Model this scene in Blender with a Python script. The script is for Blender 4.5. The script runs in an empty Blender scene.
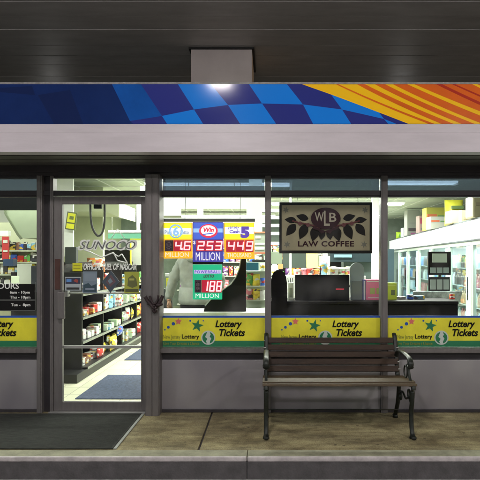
import bpy, bmesh, math, random
from mathutils import Vector, Matrix
random.seed(7)
S = bpy.context.scene
C = S.collection
R = math.radians
# ------------------------------------------------------------------ camera
CX, CY, CZ, F = 268.0, 260.0, 1.45, 504.0      # principal point, eye height, focal length in photo pixels
D0 = 4.8                                        # eye to shop front
cd = bpy.data.cameras.new('camera'); cam = bpy.data.objects.new('camera', cd); C.objects.link(cam)
cam.location = (0, -D0, CZ); cam.rotation_euler = (R(90), 0, 0)
cd.sensor_width = 36; cd.lens = 36 * F / 480; cd.shift_x = -28 / 480; cd.shift_y = 20 / 480
cd.clip_start = 0.05; cd.clip_end = 2000
S.camera = cam
# ------------------------------------------------------------------ sky (dusk, nearly dark)
W = bpy.data.worlds.new('World'); S.world = W; W.use_nodes = True
nt = W.node_tree; bg = nt.nodes['Background']
sky = nt.nodes.new('ShaderNodeTexSky'); sky.sky_type = 'NISHITA'; sky.sun_disc = False
sky.sun_elevation = R(14.0); sky.sun_rotation = R(80)
nt.links.new(sky.outputs[0], bg.inputs[0]); bg.inputs[1].default_value = 0.07
sd = bpy.data.lights.new('sun', 'SUN'); sun = bpy.data.objects.new('sun', sd); C.objects.link(sun)
sd.energy = 0.02; sd.angle = R(3); sd.color = (1, .95, .9)
sun.rotation_euler = (R(76), 0, R(100))
S.view_settings.view_transform = 'Standard'; S.view_settings.look = 'None'
S.view_settings.gamma = 1; S.view_settings.exposure = 0
# ------------------------------------------------------------------ materials
def mat(name, col, rough=.6, metal=0, spec=.5, var=0, scale=6, bump=0, bscale=60, col2=None, detail=6, coat=0, stretch=None, rvar=0):
    m = bpy.data.materials.new(name); m.use_nodes = True
    t = m.node_tree; b = t.nodes['Principled BSDF']
    b.inputs['Base Color'].default_value = (*col, 1); b.inputs['Roughness'].default_value = rough
    b.inputs['Metallic'].default_value = metal; b.inputs['Specular IOR Level'].default_value = spec
    b.inputs['Coat Weight'].default_value = coat
    if var or bump or rvar:
        tc = t.nodes.new('ShaderNodeTexCoord'); mp = t.nodes.new('ShaderNodeMapping')
        t.links.new(tc.outputs['Object'], mp.inputs[0])
        if stretch: mp.inputs['Scale'].default_value = stretch
    if var or rvar:
        n = t.nodes.new('ShaderNodeTexNoise'); n.inputs['Scale'].default_value = scale; n.inputs['Detail'].default_value = detail
        n.inputs['Roughness'].default_value = .65
        t.links.new(mp.outputs[0], n.inputs['Vector'])
        if var:
            r = t.nodes.new('ShaderNodeValToRGB')
            c2 = col2 or tuple(max(0, c * (1 - var)) for c in col)
            r.color_ramp.elements[0].position = .32; r.color_ramp.elements[1].position = .68
            r.color_ramp.elements[0].color = (*c2, 1); r.color_ramp.elements[1].color = (*[min(1, c * (1 + var * .35)) for c in col], 1)
            t.links.new(n.outputs[0], r.inputs[0]); t.links.new(r.outputs[0], b.inputs['Base Color'])
        if rvar:
            mr = t.nodes.new('ShaderNodeMapRange'); mr.inputs[3].default_value = max(0, rough - rvar); mr.inputs[4].default_value = rough + rvar
            t.links.new(n.outputs[0], mr.inputs[0]); t.links.new(mr.outputs[0], b.inputs['Roughness'])
    if bump:
        n2 = t.nodes.new('ShaderNodeTexNoise'); n2.inputs['Scale'].default_value = bscale; n2.inputs['Detail'].default_value = 4
        t.links.new(mp.outputs[0], n2.inputs['Vector'])
        bp = t.nodes.new('ShaderNodeBump'); bp.inputs['Strength'].default_value = bump; bp.inputs['Distance'].default_value = .01
        t.links.new(n2.outputs[0], bp.inputs['Height']); t.links.new(bp.outputs[0], b.inputs['Normal'])
    return m
def emis(name, col, st, base=None):
    m = mat(name, base or col, .4)
    b = m.node_tree.nodes['Principled BSDF']
    b.inputs['Emission Color'].default_value = (*col, 1); b.inputs['Emission Strength'].default_value = st
    return m
def glass(name, tint=(1, 1, 1), lo=.014):
    m = bpy.data.materials.new(name); m.use_nodes = True; t = m.node_tree
    for n in list(t.nodes):
        if n.type != 'OUTPUT_MATERIAL': t.nodes.remove(n)
    out = [n for n in t.nodes if n.type == 'OUTPUT_MATERIAL'][0]
    tr = t.nodes.new('ShaderNodeBsdfTransparent'); tr.inputs[0].default_value = (*tint, 1)
    gl = t.nodes.new('ShaderNodeBsdfGlossy'); gl.inputs['Roughness'].default_value = .015
    tcg = t.nodes.new('ShaderNodeTexCoord'); ng = t.nodes.new('ShaderNodeTexNoise'); ng.inputs['Scale'].default_value = 2.2; ng.inputs['Detail'].default_value = 8
    t.links.new(tcg.outputs['Object'], ng.inputs['Vector']); mg_ = t.nodes.new('ShaderNodeMapRange'); mg_.inputs[1].default_value = .5; mg_.inputs[2].default_value = .8; mg_.inputs[3].default_value = .0; mg_.inputs[4].default_value = .055
    t.links.new(ng.outputs[0], mg_.inputs[0]); df = t.nodes.new('ShaderNodeBsdfDiffuse'); df.inputs[0].default_value = (.8, .8, .8, 1); mxd = t.nodes.new('ShaderNodeMixShader')
    t.links.new(mg_.outputs[0], mxd.inputs[0])
    lw = t.nodes.new('ShaderNodeLayerWeight'); lw.inputs[0].default_value = .5
    p = t.nodes.new('ShaderNodeMath'); p.operation = 'POWER'; p.inputs[1].default_value = 4
    a = t.nodes.new('ShaderNodeMath'); a.operation = 'MULTIPLY_ADD'; a.inputs[1].default_value = .8; a.inputs[2].default_value = lo
    mx = t.nodes.new('ShaderNodeMixShader')
    t.links.new(lw.outputs['Facing'], p.inputs[0]); t.links.new(p.outputs[0], a.inputs[0]); t.links.new(a.outputs[0], mx.inputs[0])
    t.links.new(tr.outputs[0], mx.inputs[1]); t.links.new(gl.outputs[0], mx.inputs[2]); t.links.new(mx.outputs[0], mxd.inputs[1]); t.links.new(df.outputs[0], mxd.inputs[2]); t.links.new(mxd.outputs[0], out.inputs[0])
    return m
M = {}
_cols = {}
def flat(col, rough=.5):
    k = (tuple(round(c, 3) for c in col), rough)
    if k not in _cols: _cols[k] = mat('paint', col, rough)
    return _cols[k]
M['glass'] = glass('window_glass')
M['tglass'] = glass('tinted_transom_glass', (.26, .31, .37), .30)
M['cglass'] = glass('cooler_glass', (.93, 1, 1), .02)
M['alu'] = mat('brown_anodised_aluminium', (.165, .153, .150), .42, .35, var=.18, scale=9, stretch=(3, 3, .5), bump=.03, rvar=.08)
M['alu_dark'] = mat('dark_anodised_aluminium', (.045, .04, .045), .45, .3, var=.2, scale=8, rvar=.1)
M['alu_light'] = mat('bare_aluminium', (.42, .42, .40), .35, .6, var=.12, scale=14)
M['panel'] = mat('kick_panel_steel', (.29, .28, .285), .35, .35, var=.42, scale=1.7, detail=2, bump=.04, bscale=1.6, rvar=.05, col2=(.21, .195, .22), stretch=(1, 1, .6))  # dark blotches paint blurred reflections and stains into the colour
M['white_band'] = mat('white_cladding', (.54, .50, .535), .4, var=.1, scale=5, stretch=(.5, 1, 3), bump=.02)
M['soffit'] = mat('soffit_brown', (.055, .05, .042), .6, var=.25, scale=9, bump=.06)
M['black'] = mat('black_plastic', (.006, .006, .007), .5, spec=.12)
M['blackm'] = mat('black_metal', (.014, .014, .014), .5, .2, var=.3)
M['tube'] = emis('lamp_diffuser', (.96, 1, .94), 6)
M['clamp'] = emis('canopy_lens', (1, .93, .92), 340)
M['white'] = mat('white_paint', (.75, .77, .73), .5, var=.08, scale=5)
M['wall'] = mat('pale_green_wall', (.62, .66, .45), .6, var=.12, scale=3)
M['cream'] = mat('cream', (.6, .6, .45), .55, var=.1)
# ------------------------------------------------------------------ geometry helpers
class MB:
    def __init__(s): s.bm = bmesh.new()
    def box(s, x0, x1, y0, y1, z0, z1, bev=0, mi=0, M4=None):
        g = bmesh.ops.create_cube(s.bm, size=1)
        vs = g['verts']
        for v in vs:
            v.co = Vector(((x0 + x1) / 2 + v.co.x * (x1 - x0), (y0 + y1) / 2 + v.co.y * (y1 - y0), (z0 + z1) / 2 + v.co.z * (z1 - z0)))
        fs = set(f for v in vs for f in v.link_faces)
        if M4 is not None: bmesh.ops.transform(s.bm, matrix=M4, verts=vs)
        for f in fs: f.material_index = mi
        if bev:
            es = list(set(e for v in vs for e in v.link_edges))
            r = bmesh.ops.bevel(s.bm, geom=es, offset=bev, segments=2, affect='EDGES', profile=.6)
            for f in r['faces']: f.material_index = mi
        return s
    def prism(s, pts, y0, y1, mi=0):          # polygon in x,z extruded along y
        a = [s.bm.verts.new((p[0], y0, p[1])) for p in pts]; b = [s.bm.verts.new((p[0], y1, p[1])) for p in pts]
        n = len(pts)
        fs = [s.bm.faces.new(a), s.bm.faces.new(b[::-1])]
        for i in range(n): fs.append(s.bm.faces.new((a[i], b[i], b[(i + 1) % n], a[(i + 1) % n])))
        for f in fs: f.material_index = mi
        return s
    def tube(s, pts, rad, seg=8, mi=0, flatx=1.0):
        pts = [Vector(p) for p in pts]; rings = []
        n = len(pts)
        rr = rad if isinstance(rad, (list, tuple)) else [rad] * n
        up = Vector((1, 0, 0))
        for i, p in enumerate(pts):
            d = (pts[min(i + 1, n - 1)] - pts[max(i - 1, 0)]).normalized()
            u = up - d * up.dot(d)
            if u.length < .1: u = Vector((0, 0, 1)) - d * d.z
            u.normalize(); w = d.cross(u)
            rings.append([s.bm.verts.new(p + (u * math.cos(a) * flatx + w * math.sin(a)) * rr[i]) for a in [2 * math.pi * k / seg for k in range(seg)]])
        fs = []
        for a, b in zip(rings, rings[1:]):
            for k in range(seg): fs.append(s.bm.faces.new((a[k], a[(k + 1) % seg], b[(k + 1) % seg], b[k])))
        fs.append(s.bm.faces.new(rings[0][::-1])); fs.append(s.bm.faces.new(rings[-1]))
        for f in fs: f.material_index = mi; f.smooth = True
        return s
    def lathe(s, prof, cx, cy, cz, seg=16, mi=0):
        rings = [[s.bm.verts.new((cx + r * math.cos(2 * math.pi * k / seg), cy + r * math.sin(2 * math.pi * k / seg), cz + z)) for k in range(seg)] for r, z in prof]
        for a, b in zip(rings, rings[1:]):
            for k in range(seg):
                f = s.bm.faces.new((a[k], a[(k + 1) % seg], b[(k + 1) % seg], b[k])); f.material_index = mi; f.smooth = True
        s.bm.faces.new(rings[0][::-1]).material_index = mi; s.bm.faces.new(rings[-1]).material_index = mi
        return s
    def done(s, name, m, parent=None, **k):
        bmesh.ops.recalc_face_normals(s.bm, faces=s.bm.faces)
        me = bpy.data.meshes.new(name); s.bm.to_mesh(me); s.bm.free()
        o = bpy.data.objects.new(name, me); C.objects.link(o)
        for q in (m if isinstance(m, (list, tuple)) else [m]): me.materials.append(q)
        if parent is not None:
            attach(o, parent)
        tag(o, **k); return o
def tag(o, label=None, cat=None, group=None, kind=None):
    if label: o['label'] = label
    if cat: o['category'] = cat
    if group: o['group'] = group
    if kind: o['kind'] = kind
    return o
def thing(name, label, cat, loc=(0, 0, 0), group=None):
    o = bpy.data.objects.new(name, None); C.objects.link(o); o.location = loc; o.empty_display_size = .1
    return tag(o, label, cat, group)
def X(px, y): return (px - CX) * (y + D0) / F
def Z(py, y): return CZ - (py - CY) * (y + D0) / F
def B(px0, py0, px1, py1, y, dy, bev=0, mb=None, mi=0):
    """box whose front face fills a photo rectangle at distance y"""
    mb = mb or MB(); mb.box(X(px0, y), X(px1, y), y, y + dy, Z(py1, y), Z(py0, y), bev, mi); return mb
def PP(pts, y): return [(X(a, y), Z(b, y)) for a, b in pts]
def text(name, body, rect, y, m, parent=None, shear=0, bold=0, th=.002, space=1.0, keep=False):
    """lettering that fills rect (x0,z0,x1,z1), facing -y"""
    cu = bpy.data.curves.new(name, 'FONT'); cu.body = body; cu.size = 1; cu.shear = shear; cu.offset = bold
    cu.extrude = .01; cu.align_x = 'LEFT'; cu.space_character = space; cu.resolution_u = 3
    t = bpy.data.objects.new('t', cu); C.objects.link(t)
    bpy.context.view_layer.update()
    dg = bpy.context.evaluated_depsgraph_get(); me = bpy.data.meshes.new_from_object(t.evaluated_get(dg))
    bpy.data.objects.remove(t)
    xs = [v.co.x for v in me.vertices]; ys = [v.co.y for v in me.vertices]; zs = [v.co.z for v in me.vertices]
    x0, z0, x1, z1 = rect
    sx = (x1 - x0) / (max(xs) - min(xs)); sy = (z1 - z0) / (max(ys) - min(ys))
    mx, my, mz = min(xs), min(ys), max(zs) - min(zs)
    for v in me.vertices:
        v.co = Vector((x0 + (v.co.x - mx) * sx, y - (v.co.z - min(zs)) / mz * th, z0 + (v.co.y - my) * sy))
    me.materials.clear(); me.materials.append(m)
    me.flip_normals() if False else None
    me.name = name
    o = bpy.data.objects.new(name, me); C.objects.link(o)
    if parent is not None: attach(o, parent)
    return o
def attach(o, parent):
    o.parent = parent; o.matrix_parent_inverse = world(parent).inverted()
def world(p):
    m = Matrix.Translation(p.location)
    return world(p.parent) @ p.matrix_parent_inverse @ m if p.parent is not None else m
def TR(px0, py0, px1, py1, y): return (X(px0, y), Z(py1, y), X(px1, y), Z(py0, y))
def area(name, loc, sx, sy, power, col, parent=None, rot=(0, 0, 0)):
    l = bpy.data.lights.new(name, 'AREA'); l.shape = 'RECTANGLE'; l.size = sx; l.size_y = sy; l.energy = power; l.color = col
    o = bpy.data.objects.new(name, l); C.objects.link(o); o.location = loc; o.rotation_euler = rot
    if parent is not None:
        attach(o, parent)
    return o
def star(cx, cz, r, n=5, k=.42, a0=90):
    return [(cx + (r if i % 2 == 0 else r * k) * math.cos(R(a0 + 180 / n * i)), cz + (r if i % 2 == 0 else r * k) * math.sin(R(a0 + 180 / n * i))) for i in range(2 * n)]
def disc(cx, cz, rx, rz=None, n=24):
    rz = rz or rx
    return [(cx + rx * math.cos(2 * math.pi * i / n), cz + rz * math.sin(2 * math.pi * i / n)) for i in range(n)]
# ================================================================== GROUND
m_asph = mat('forecourt_concrete', (.32, .315, .30), .85, var=.4, scale=25, bump=.4, bscale=150)
MB().box(-60, 60, -60, -1.09, -.20, -.16).done('forecourt', m_asph, kind='structure')
m_side = mat('concrete_walk', (.46, .42, .225), .8, var=.5, scale=2.4, bump=.25, bscale=110, col2=(.17, .145, .08), detail=9, stretch=(.7, 2.0, 1))
t_ = m_side.node_tree; bs_ = t_.nodes['Principled BSDF']; lk = bs_.inputs['Base Color'].links[0].from_socket
tc_ = t_.nodes.new('ShaderNodeTexCoord'); mp_ = t_.nodes.new('ShaderNodeMapping'); mp_.inputs['Scale'].default_value = (.8, 8, 1); mp_.inputs['Location'].default_value = (3.1, 0, 0)
n_ = t_.nodes.new('ShaderNodeTexNoise'); n_.inputs['Scale'].default_value = 1.6; n_.inputs['Detail'].default_value = 7
r_ = t_.nodes.new('ShaderNodeValToRGB'); r_.color_ramp.elements[0].position = .38; r_.color_ramp.elements[0].color = (.42, .36, .30, 1); r_.color_ramp.elements[1].position = .60; r_.color_ramp.elements[1].color = (1, 1, 1, 1)
mm = t_.nodes.new('ShaderNodeMix'); mm.data_type = 'RGBA'; mm.blend_type = 'MULTIPLY'; mm.inputs[0].default_value = .45
t_.links.new(tc_.outputs['Object'], mp_.inputs[0]); t_.links.new(mp_.outputs[0], n_.inputs['Vector']); t_.links.new(n_.outputs[0], r_.inputs[0])
t_.links.new(lk, mm.inputs[6]); t_.links.new(r_.outputs[0], mm.inputs[7])
n2_ = t_.nodes.new('ShaderNodeTexNoise'); n2_.inputs['Scale'].default_value = 3.2; n2_.inputs['Detail'].default_value = 5; t_.links.new(tc_.outputs['Object'], n2_.inputs['Vector'])
r2_ = t_.nodes.new('ShaderNodeValToRGB'); r2_.color_ramp.elements[0].position = .30; r2_.color_ramp.elements[0].color = (.35, .30, .26, 1); r2_.color_ramp.elements[1].position = .50; r2_.color_ramp.elements[1].color = (1, 1, 1, 1)
t_.links.new(n2_.outputs[0], r2_.inputs[0]); m3 = t_.nodes.new('ShaderNodeMix'); m3.data_type = 'RGBA'; m3.blend_type = 'MULTIPLY'; m3.inputs[0].default_value = .8
t_.links.new(mm.outputs[2], m3.inputs[6]); t_.links.new(r2_.outputs[0], m3.inputs[7])
def mulnode(prev, fac_sock, lo, p0, p1, amt):
    r = t_.nodes.new('ShaderNodeValToRGB'); r.color_ramp.elements[0].position = p0; r.color_ramp.elements[0].color = (*lo, 1); r.color_ramp.elements[1].position = p1; r.color_ramp.elements[1].color = (1, 1, 1, 1)
    t_.links.new(fac_sock, r.inputs[0]); q = t_.nodes.new('ShaderNodeMix'); q.data_type = 'RGBA'; q.blend_type = 'MULTIPLY'; q.inputs[0].default_value = amt
    t_.links.new(prev, q.inputs[6]); t_.links.new(r.outputs[0], q.inputs[7]); return q.outputs[2]
n4 = t_.nodes.new('ShaderNodeTexNoise'); n4.inputs['Scale'].default_value = 130; n4.inputs['Detail'].default_value = 3; t_.links.new(tc_.outputs['Object'], n4.inputs['Vector'])
o_ = mulnode(m3.outputs[2], n4.outputs[0], (.45, .42, .38), .36, .55, .7)
v4 = t_.nodes.new('ShaderNodeTexVoronoi'); v4.inputs['Scale'].default_value = 5.5; t_.links.new(tc_.outputs['Object'], v4.inputs['Vector'])
o_ = mulnode(o_, v4.outputs['Distance'], (.25, .22, .2), .055, .085, .8)
n5 = t_.nodes.new('ShaderNodeTexNoise'); n5.inputs['Scale'].default_value = 14; n5.inputs['Detail'].default_value = 10; n5.inputs['Roughness'].default_value = .75; t_.links.new(tc_.outputs['Object'], n5.inputs['Vector'])
o_ = mulnode(o_, n5.outputs[0], (.5, .45, .38), .38, .54, .6)
t_.links.new(o_, bs_.inputs['Base Color'])
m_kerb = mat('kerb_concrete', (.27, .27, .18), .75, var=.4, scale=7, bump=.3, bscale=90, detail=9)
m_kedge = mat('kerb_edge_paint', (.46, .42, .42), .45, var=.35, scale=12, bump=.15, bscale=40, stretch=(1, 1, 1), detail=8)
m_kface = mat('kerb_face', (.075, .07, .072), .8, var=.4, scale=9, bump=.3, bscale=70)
jx = X(207, -.4)
b = MB(); b.box(-5, jx - .007, -.952, .02, -.16, 0, .004); b.box(jx + .009, 6, -.952, .02, -.16, 0, .004)
b.done('pavement', m_side, kind='structure')
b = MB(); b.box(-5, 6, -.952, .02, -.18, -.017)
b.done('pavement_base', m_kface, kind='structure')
b = MB()
xk = [-5, -2.4, X(247, -1.1), 2.45, 6]
for a, c in zip(xk, xk[1:]):
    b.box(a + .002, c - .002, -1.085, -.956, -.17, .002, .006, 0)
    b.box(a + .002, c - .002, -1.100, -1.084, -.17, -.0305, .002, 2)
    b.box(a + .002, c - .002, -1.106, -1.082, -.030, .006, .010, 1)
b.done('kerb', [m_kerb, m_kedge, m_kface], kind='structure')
# ================================================================== CANOPY
m_deck = mat('canopy_deck', (.58, .575, .56), .38, .0, var=.18, scale=3, rvar=.1, spec=.35, bump=.08, bscale=3, stretch=(.5, 2, 1))
ZD = 4.3
can = thing('fuel_canopy', 'dark brown metal fuel canopy roof overhanging the shop front', 'canopy', (0, 0, ZD))
b = MB(); y = -11.0; k = 0
while y < 7:
    w = .335 if k % 3 else .46
    dz = random.uniform(-.004, .004)
    b.box(-9, 9, y, y + w - .014, ZD + dz, ZD + .05, .004)
    b.box(-9, 9, y + w - .016, y + w + .002, ZD + .0055, ZD + .045)
    y += w; k += 1
b.done('deck', m_deck, can)
MB().box(-9, 9, -11, 7, ZD + .05, ZD + .5).done('fascia', M['white_band'], can)
m_col = mat('column_cladding', (.56, .51, .49), .5, .1, var=.12, scale=2, bump=.03)
cx0, cx1 = X(191, 1.95), X(252, 1.95)
b = MB(); b.box(cx0, cx1, 1.95, 2.75, 2.95, ZD - .03, .004)
b.done('column', m_col, can)
b = MB(); b.box(cx0 - .03, cx1 + .03, 1.935, 2.79, ZD - .026, ZD - .006)
b.done('column_collar', M['blackm'], can)
LAMP = [(-.74, -4.30), (4.7, -4.6), (-6.2, -4.6), (-.74, -9.0), (4.7, -9.0)]
for lx, ly in LAMP:
    f = MB().box(lx - .3, lx + .3, ly - .3, ly + .3, ZD - .05, ZD - .006, .01).done('canopy_light', M['white'], can)
    o = MB().box(lx - .15, lx + .15, ly - .15, ly + .15, ZD - .13, ZD - .05, .02).done('lens', M['clamp']); attach(o, f)
# ================================================================== SHOP BUILDING
shop = thing('convenience_store', 'shop front of grey framed windows under a blue and orange fascia', 'shop')
XL, XR = -4.6, 5.2
# fascia at y=-.67
FY = -.67
def FX(p): return X(p, FY)
def FZ(p): return Z(p, FY)
m_db = mat('fascia_deep_blue', (.010, .026, .115), .11, spec=.12, var=.25, scale=1.5)
m_navy = mat('fascia_navy', (.026, .034, .20), .11, spec=.12)
m_lb = mat('fascia_light_blue', (.012, .19, .68), .11, spec=.12)
m_mb = mat('fascia_mid_blue', (.010, .085, .36), .11, spec=.12, var=.3, scale=3)
m_ye = mat('fascia_yellow', (.85, .50, .015), .14, spec=.12)
m_or = mat('fascia_orange', (.66, .125, .018), .14, spec=.12, var=.15, scale=3)
m_rd = mat('fascia_red', (.40, .035, .02), .14, spec=.12)
b = MB(); b.box(-4.6, 5.2, FY, FY + .12, FZ(124), FZ(84))
def fp(pts, layer, mi): b.prism([(FX(p), FZ(q)) for p, q in pts], FY - .0012 * layer, FY - .0012 * (layer - 1) - .0001, mi)
B0, T0 = 123.7, 84.3
fp([(112, T0), (141, T0), (162, 116), (130, 121)], 1, 2)
fp([(141, T0), (178, T0), (194, 109.5), (162, 116)], 1, 1)
fp([(162, 116), (130, 121), (133, B0), (167, B0)], 1, 1)
fp([(178, T0), (211, T0), (228, 105), (194, 109.5)], 1, 3)
fp([(162, 116), (194, 109.5), (203, B0), (167, B0)], 1, 3)
fp([(194, 109.5), (228, 105), (240, B0), (203, B0)], 1, 1)
fp([(211, T0), (249, T0), (262, 103.5), (228, 105)], 1, 1)
fp([(249, T0), (287, T0), (303, 104.5), (262, 103.5)], 1, 3)
fp([(228, 105), (262, 103.5), (276, B0), (240, B0)], 1, 3)
fp([(262, 103.5), (303, 104.5), (313, B0), (276, B0)], 1, 1)
fp([(287, T0), (302, T0), (331, 94.5), (342, 109.5), (303, 104.5)], 1, 1)
fp([(331, 94.5), (379, 112.5), (384, 119), (342, 109.5)], 1, 3)
fp([(303, 104.5), (342, 109.5), (351, B0), (313, B0)], 1, 3)
fp([(342, 109.5), (384, 119), (388, B0), (351, B0)], 1, 1)
fp([(379, 112.5), (408, B0), (396, B0), (384, 119)], 1, 1)
fp([(384, 119), (396, B0), (388, B0)], 1, 3)
# dim checks in the dark end
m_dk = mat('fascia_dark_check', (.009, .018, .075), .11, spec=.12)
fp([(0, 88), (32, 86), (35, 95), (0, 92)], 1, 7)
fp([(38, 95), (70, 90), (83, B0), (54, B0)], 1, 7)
# yellow field then orange stripes
fp([(302, T0), (700, T0), (700, B0), (408, B0), (379, 112.5), (331, 94.5)], 1, 4)
def stripe(a, w0, c, w1, mid, mi, layer=2):
    # a=top x, c=bottom x, curved with mid point offset
    n = 8; L = []; Rr = []
    for i in range(n + 1):
        t = i / n; x = a + (c - a) * t - mid * 4 * t * (1 - t); z = T0 + (B0 - T0) * t; w = w0 + (w1 - w0) * t
        L.append((x, z)); Rr.append((x + w, z))
    fp(L + Rr[::-1], layer, mi)
stripe(336, 2.5, 428, 6, 3, 5)
stripe(357, 8, 441, 12, 3, 5)
stripe(375, 10, 461, 13, 3, 5)
stripe(393, 300, 482, 300, 3, 5)
stripe(407, 7, 500, 12, 2, 4, 3)
stripe(436, 6, 523, 7, 2, 6, 3)
stripe(452, 3, 545, 6, 2, 6, 3)
stripe(472, 5, 560, 6, 2, 4, 3)
stripe(520, 20, 600, 26, 2, 4, 3)
b.done('fascia_panel', [m_db, m_navy, m_mb, m_lb, m_ye, m_or, m_rd, m_dk], shop)
b = MB(); b.box(-4.6, 5.2, FY - .004, FY + .12, FZ(133), FZ(124) - .002, .002); b.box(-4.6, 5.2, FY - .002, FY + .12, FZ(152), FZ(133) - .0002, .001)
pass
b.done('cladding_band', M['white_band'], shop)
zs = FZ(152)                                    # soffit height
b = MB(); b.box(-4.6, 5.2, FY + .01, -.02, zs + .006, zs + .05)
for q in range(1, 4): b.box(-4.6, 5.2, FY + q * .16, FY + q * .16 + .006, zs + .001, zs + .01)
b.done('soffit', M['soffit'], shop)
MB().box(-4.6, 5.2, FY + .12, 11.2, 2.86, 2.95).done('roof', m_asph, shop)
HT = Z(176, 0)
b = MB(); b.box(-4.6, 5.2, -.02, .10, HT, zs + .05); b.box(-4.6, 5.2, -.05, -.02, HT + .03, zs + .005)
b.done('header', M['alu_dark'], shop)
MB().box(-4.6, 5.2, .0, .12, zs + .05, 2.86).done('header_wall', M['soffit'], shop)
# frames ----------------------------------------------------------
def V(px): return (px - CX) / 105.0
def Hh(py): return CZ - (py - CY) / 105.0
zT0, zT1 = Hh(190), Hh(178)                     # transom glass
sillz = Hh(347)
def window(x0, x1, x0t=None):
    """x0,x1 = glass edges; frame bars inside the opening"""
    w = bpy.data.objects.new('window', None); C.objects.link(w); w.parent = shop
    b = MB(); b.box(x0 + .004, x1 - .004, .028, .034, sillz - .01, Hh(196) + .005); o = b.done('pane', M['glass']); attach(o, w)
    b = MB(); b.box(x0 + .004, x1 - .004, .028, .034, zT0 - .005, zT1 + .005); o = b.done('transom_pane', M['tglass']); attach(o, w)
    b = MB(); b.box(x0, x1, -.006, .07, Hh(195.5), Hh(190.5), .003); b.box(x0, x1, .0, .07, zT1, HT - .001, .002)
    b.box(x0, x1, .008, .05, Hh(197), Hh(195.5) - .001)
    o = b.done('frame', M['alu_dark']); attach(o, w)
    b = MB(); b.box(x0, x1, -.055, .07, Hh(352), Hh(347.6), .004); o = b.done('sill', M['alu']); attach(o, w)
    b = MB(); b.box(x0, x1, .03, .08, Hh(360), Hh(352) - .001); o = b.done('recess', M['alu_dark']); attach(o, w)  # dark band puts the shade under the sill into the colour
    b = MB(); b.box(x0, x1, .002, .08, Hh(409), Hh(360) - .001, .002); o = b.done('kick_panel', M['panel']); attach(o, w)
    b = MB(); b.box(x0, x1, -.012, .08, .001, Hh(409) - .001, .003); o = b.done('base_rail', M['alu_dark']); attach(o, w)
    return w
wins = [(-4.55, V(38)), (V(162), V(265)), (V(271), V(380.5)), (V(387), V(387) + 1.04), (V(387) + 1.10, V(387) + 2.14)]
for a, c in wins: window(a, c)
def mull(x0, x1, y0=-.03, z0=.0, m=None, y1=.08):
    b = MB(); b.box(x0, x1, y0, y1, z0, HT - .0005, .003)
    b.box(x0 + .012, x1 - .012, y0 - .004, y0, z0 + .001, HT - .003)
    b.done('mullion', m or M['alu'], shop)
mull(V(38), V(43.3)); mull(V(265), V(271)); mull(V(380.5), V(387)); mull(V(387) + 1.04, V(387) + 1.10)
b = MB(); b.box(V(43.3), V(50.5), .02, .08, 0, HT - .001); b.done('mullion', M['alu_dark'], shop)
mull(V(50.5), V(53.7), -.012)
mull(V(148), V(162), -.11)
b = MB(); b.box(V(149.2), V(154.6), -.122, -.115, .0, HT - .004, .002); b.box(V(155.4), V(160.8), -.122, -.115, .0, HT - .004, .002)
b.done('post_cover', M['alu'], shop)
# door -----------------------------------------------------------
door = bpy.data.objects.new('door', None); C.objects.link(door); door.parent = shop
dx0, dx1 = V(54), V(147.5); gz0, gz1 = Hh(402), Hh(204)
b = MB(); b.box(dx0, V(62), -.004, .045, .015, Hh(196.5), .003); b.box(V(142), dx1, -.004, .045, .015, Hh(196.5), .003)
b.box(V(62), V(142), -.004, .045, gz1, Hh(196.5), .003); b.box(V(62), V(142), -.004, .045, .015, gz0, .003)
b.box(V(62) + .0, V(62) + .006, -.010, .0, gz0, gz1, 0); b.box(V(142) - .006, V(142), -.010, .0, gz0, gz1, 0)
o = b.done('door_frame', M['alu']); attach(o, door)
b = MB(); b.box(V(62), V(142), .017, .023, gz0 - .004, gz1 + .004); o = b.done('pane', M['glass']); attach(o, door)
o = MB().box(V(62), V(142), .026, .05, Hh(349), Hh(346), .004).done('mid_rail', M['alu_light']); attach(o, door)
b = MB()
b.tube([(V(65), .085, Hh(293.5)), (V(142), .085, Hh(293.5))], .011); b.box(V(63), V(66), .04, .1, Hh(297), Hh(290)); b.box(V(139), V(142), .04, .1, Hh(297), Hh(290))
o = b.done('push_bar', M['alu_light']); attach(o, door)
b = MB(); b.box(V(60.5), V(67.5), -.075, -.05, Hh(318), Hh(291.5), .006); b.box(V(59), V(61), -.05, -.005, Hh(296), Hh(293)); b.box(V(59), V(61), -.05, -.005, Hh(316), Hh(313))
b.box(V(57.5), V(60.5), -.02, -.004, Hh(318.5), Hh(291), .001)
o = b.done('pull_handle', M['alu']); attach(o, door)
b = MB(); b.box(V(55.2), V(60.5), -.012, -.004, Hh(289.5), Hh(259), .002); o = b.done('lock_plate', mat('brown_plate', (.085, .035, .028), .5, .2, var=.4)); attach(o, door)
b = MB(); b.box(V(50.5), V(148), -.06, .09, .002, .013, .002); o = b.done('threshold', M['alu_light']); attach(o, door)
# door transom
b = MB(); b.box(V(43.3) + .001, V(148), .0, .07, Hh(195.5), Hh(190.5), .003); b.box(V(50), V(148), .004, .06, zT1, HT - .001); b.done('door_header', M['alu_dark'], shop)
MB().box(V(44), V(148), .028, .034, zT0 - .005, zT1 + .005).done('transom_pane', M['glass'], shop)
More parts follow.
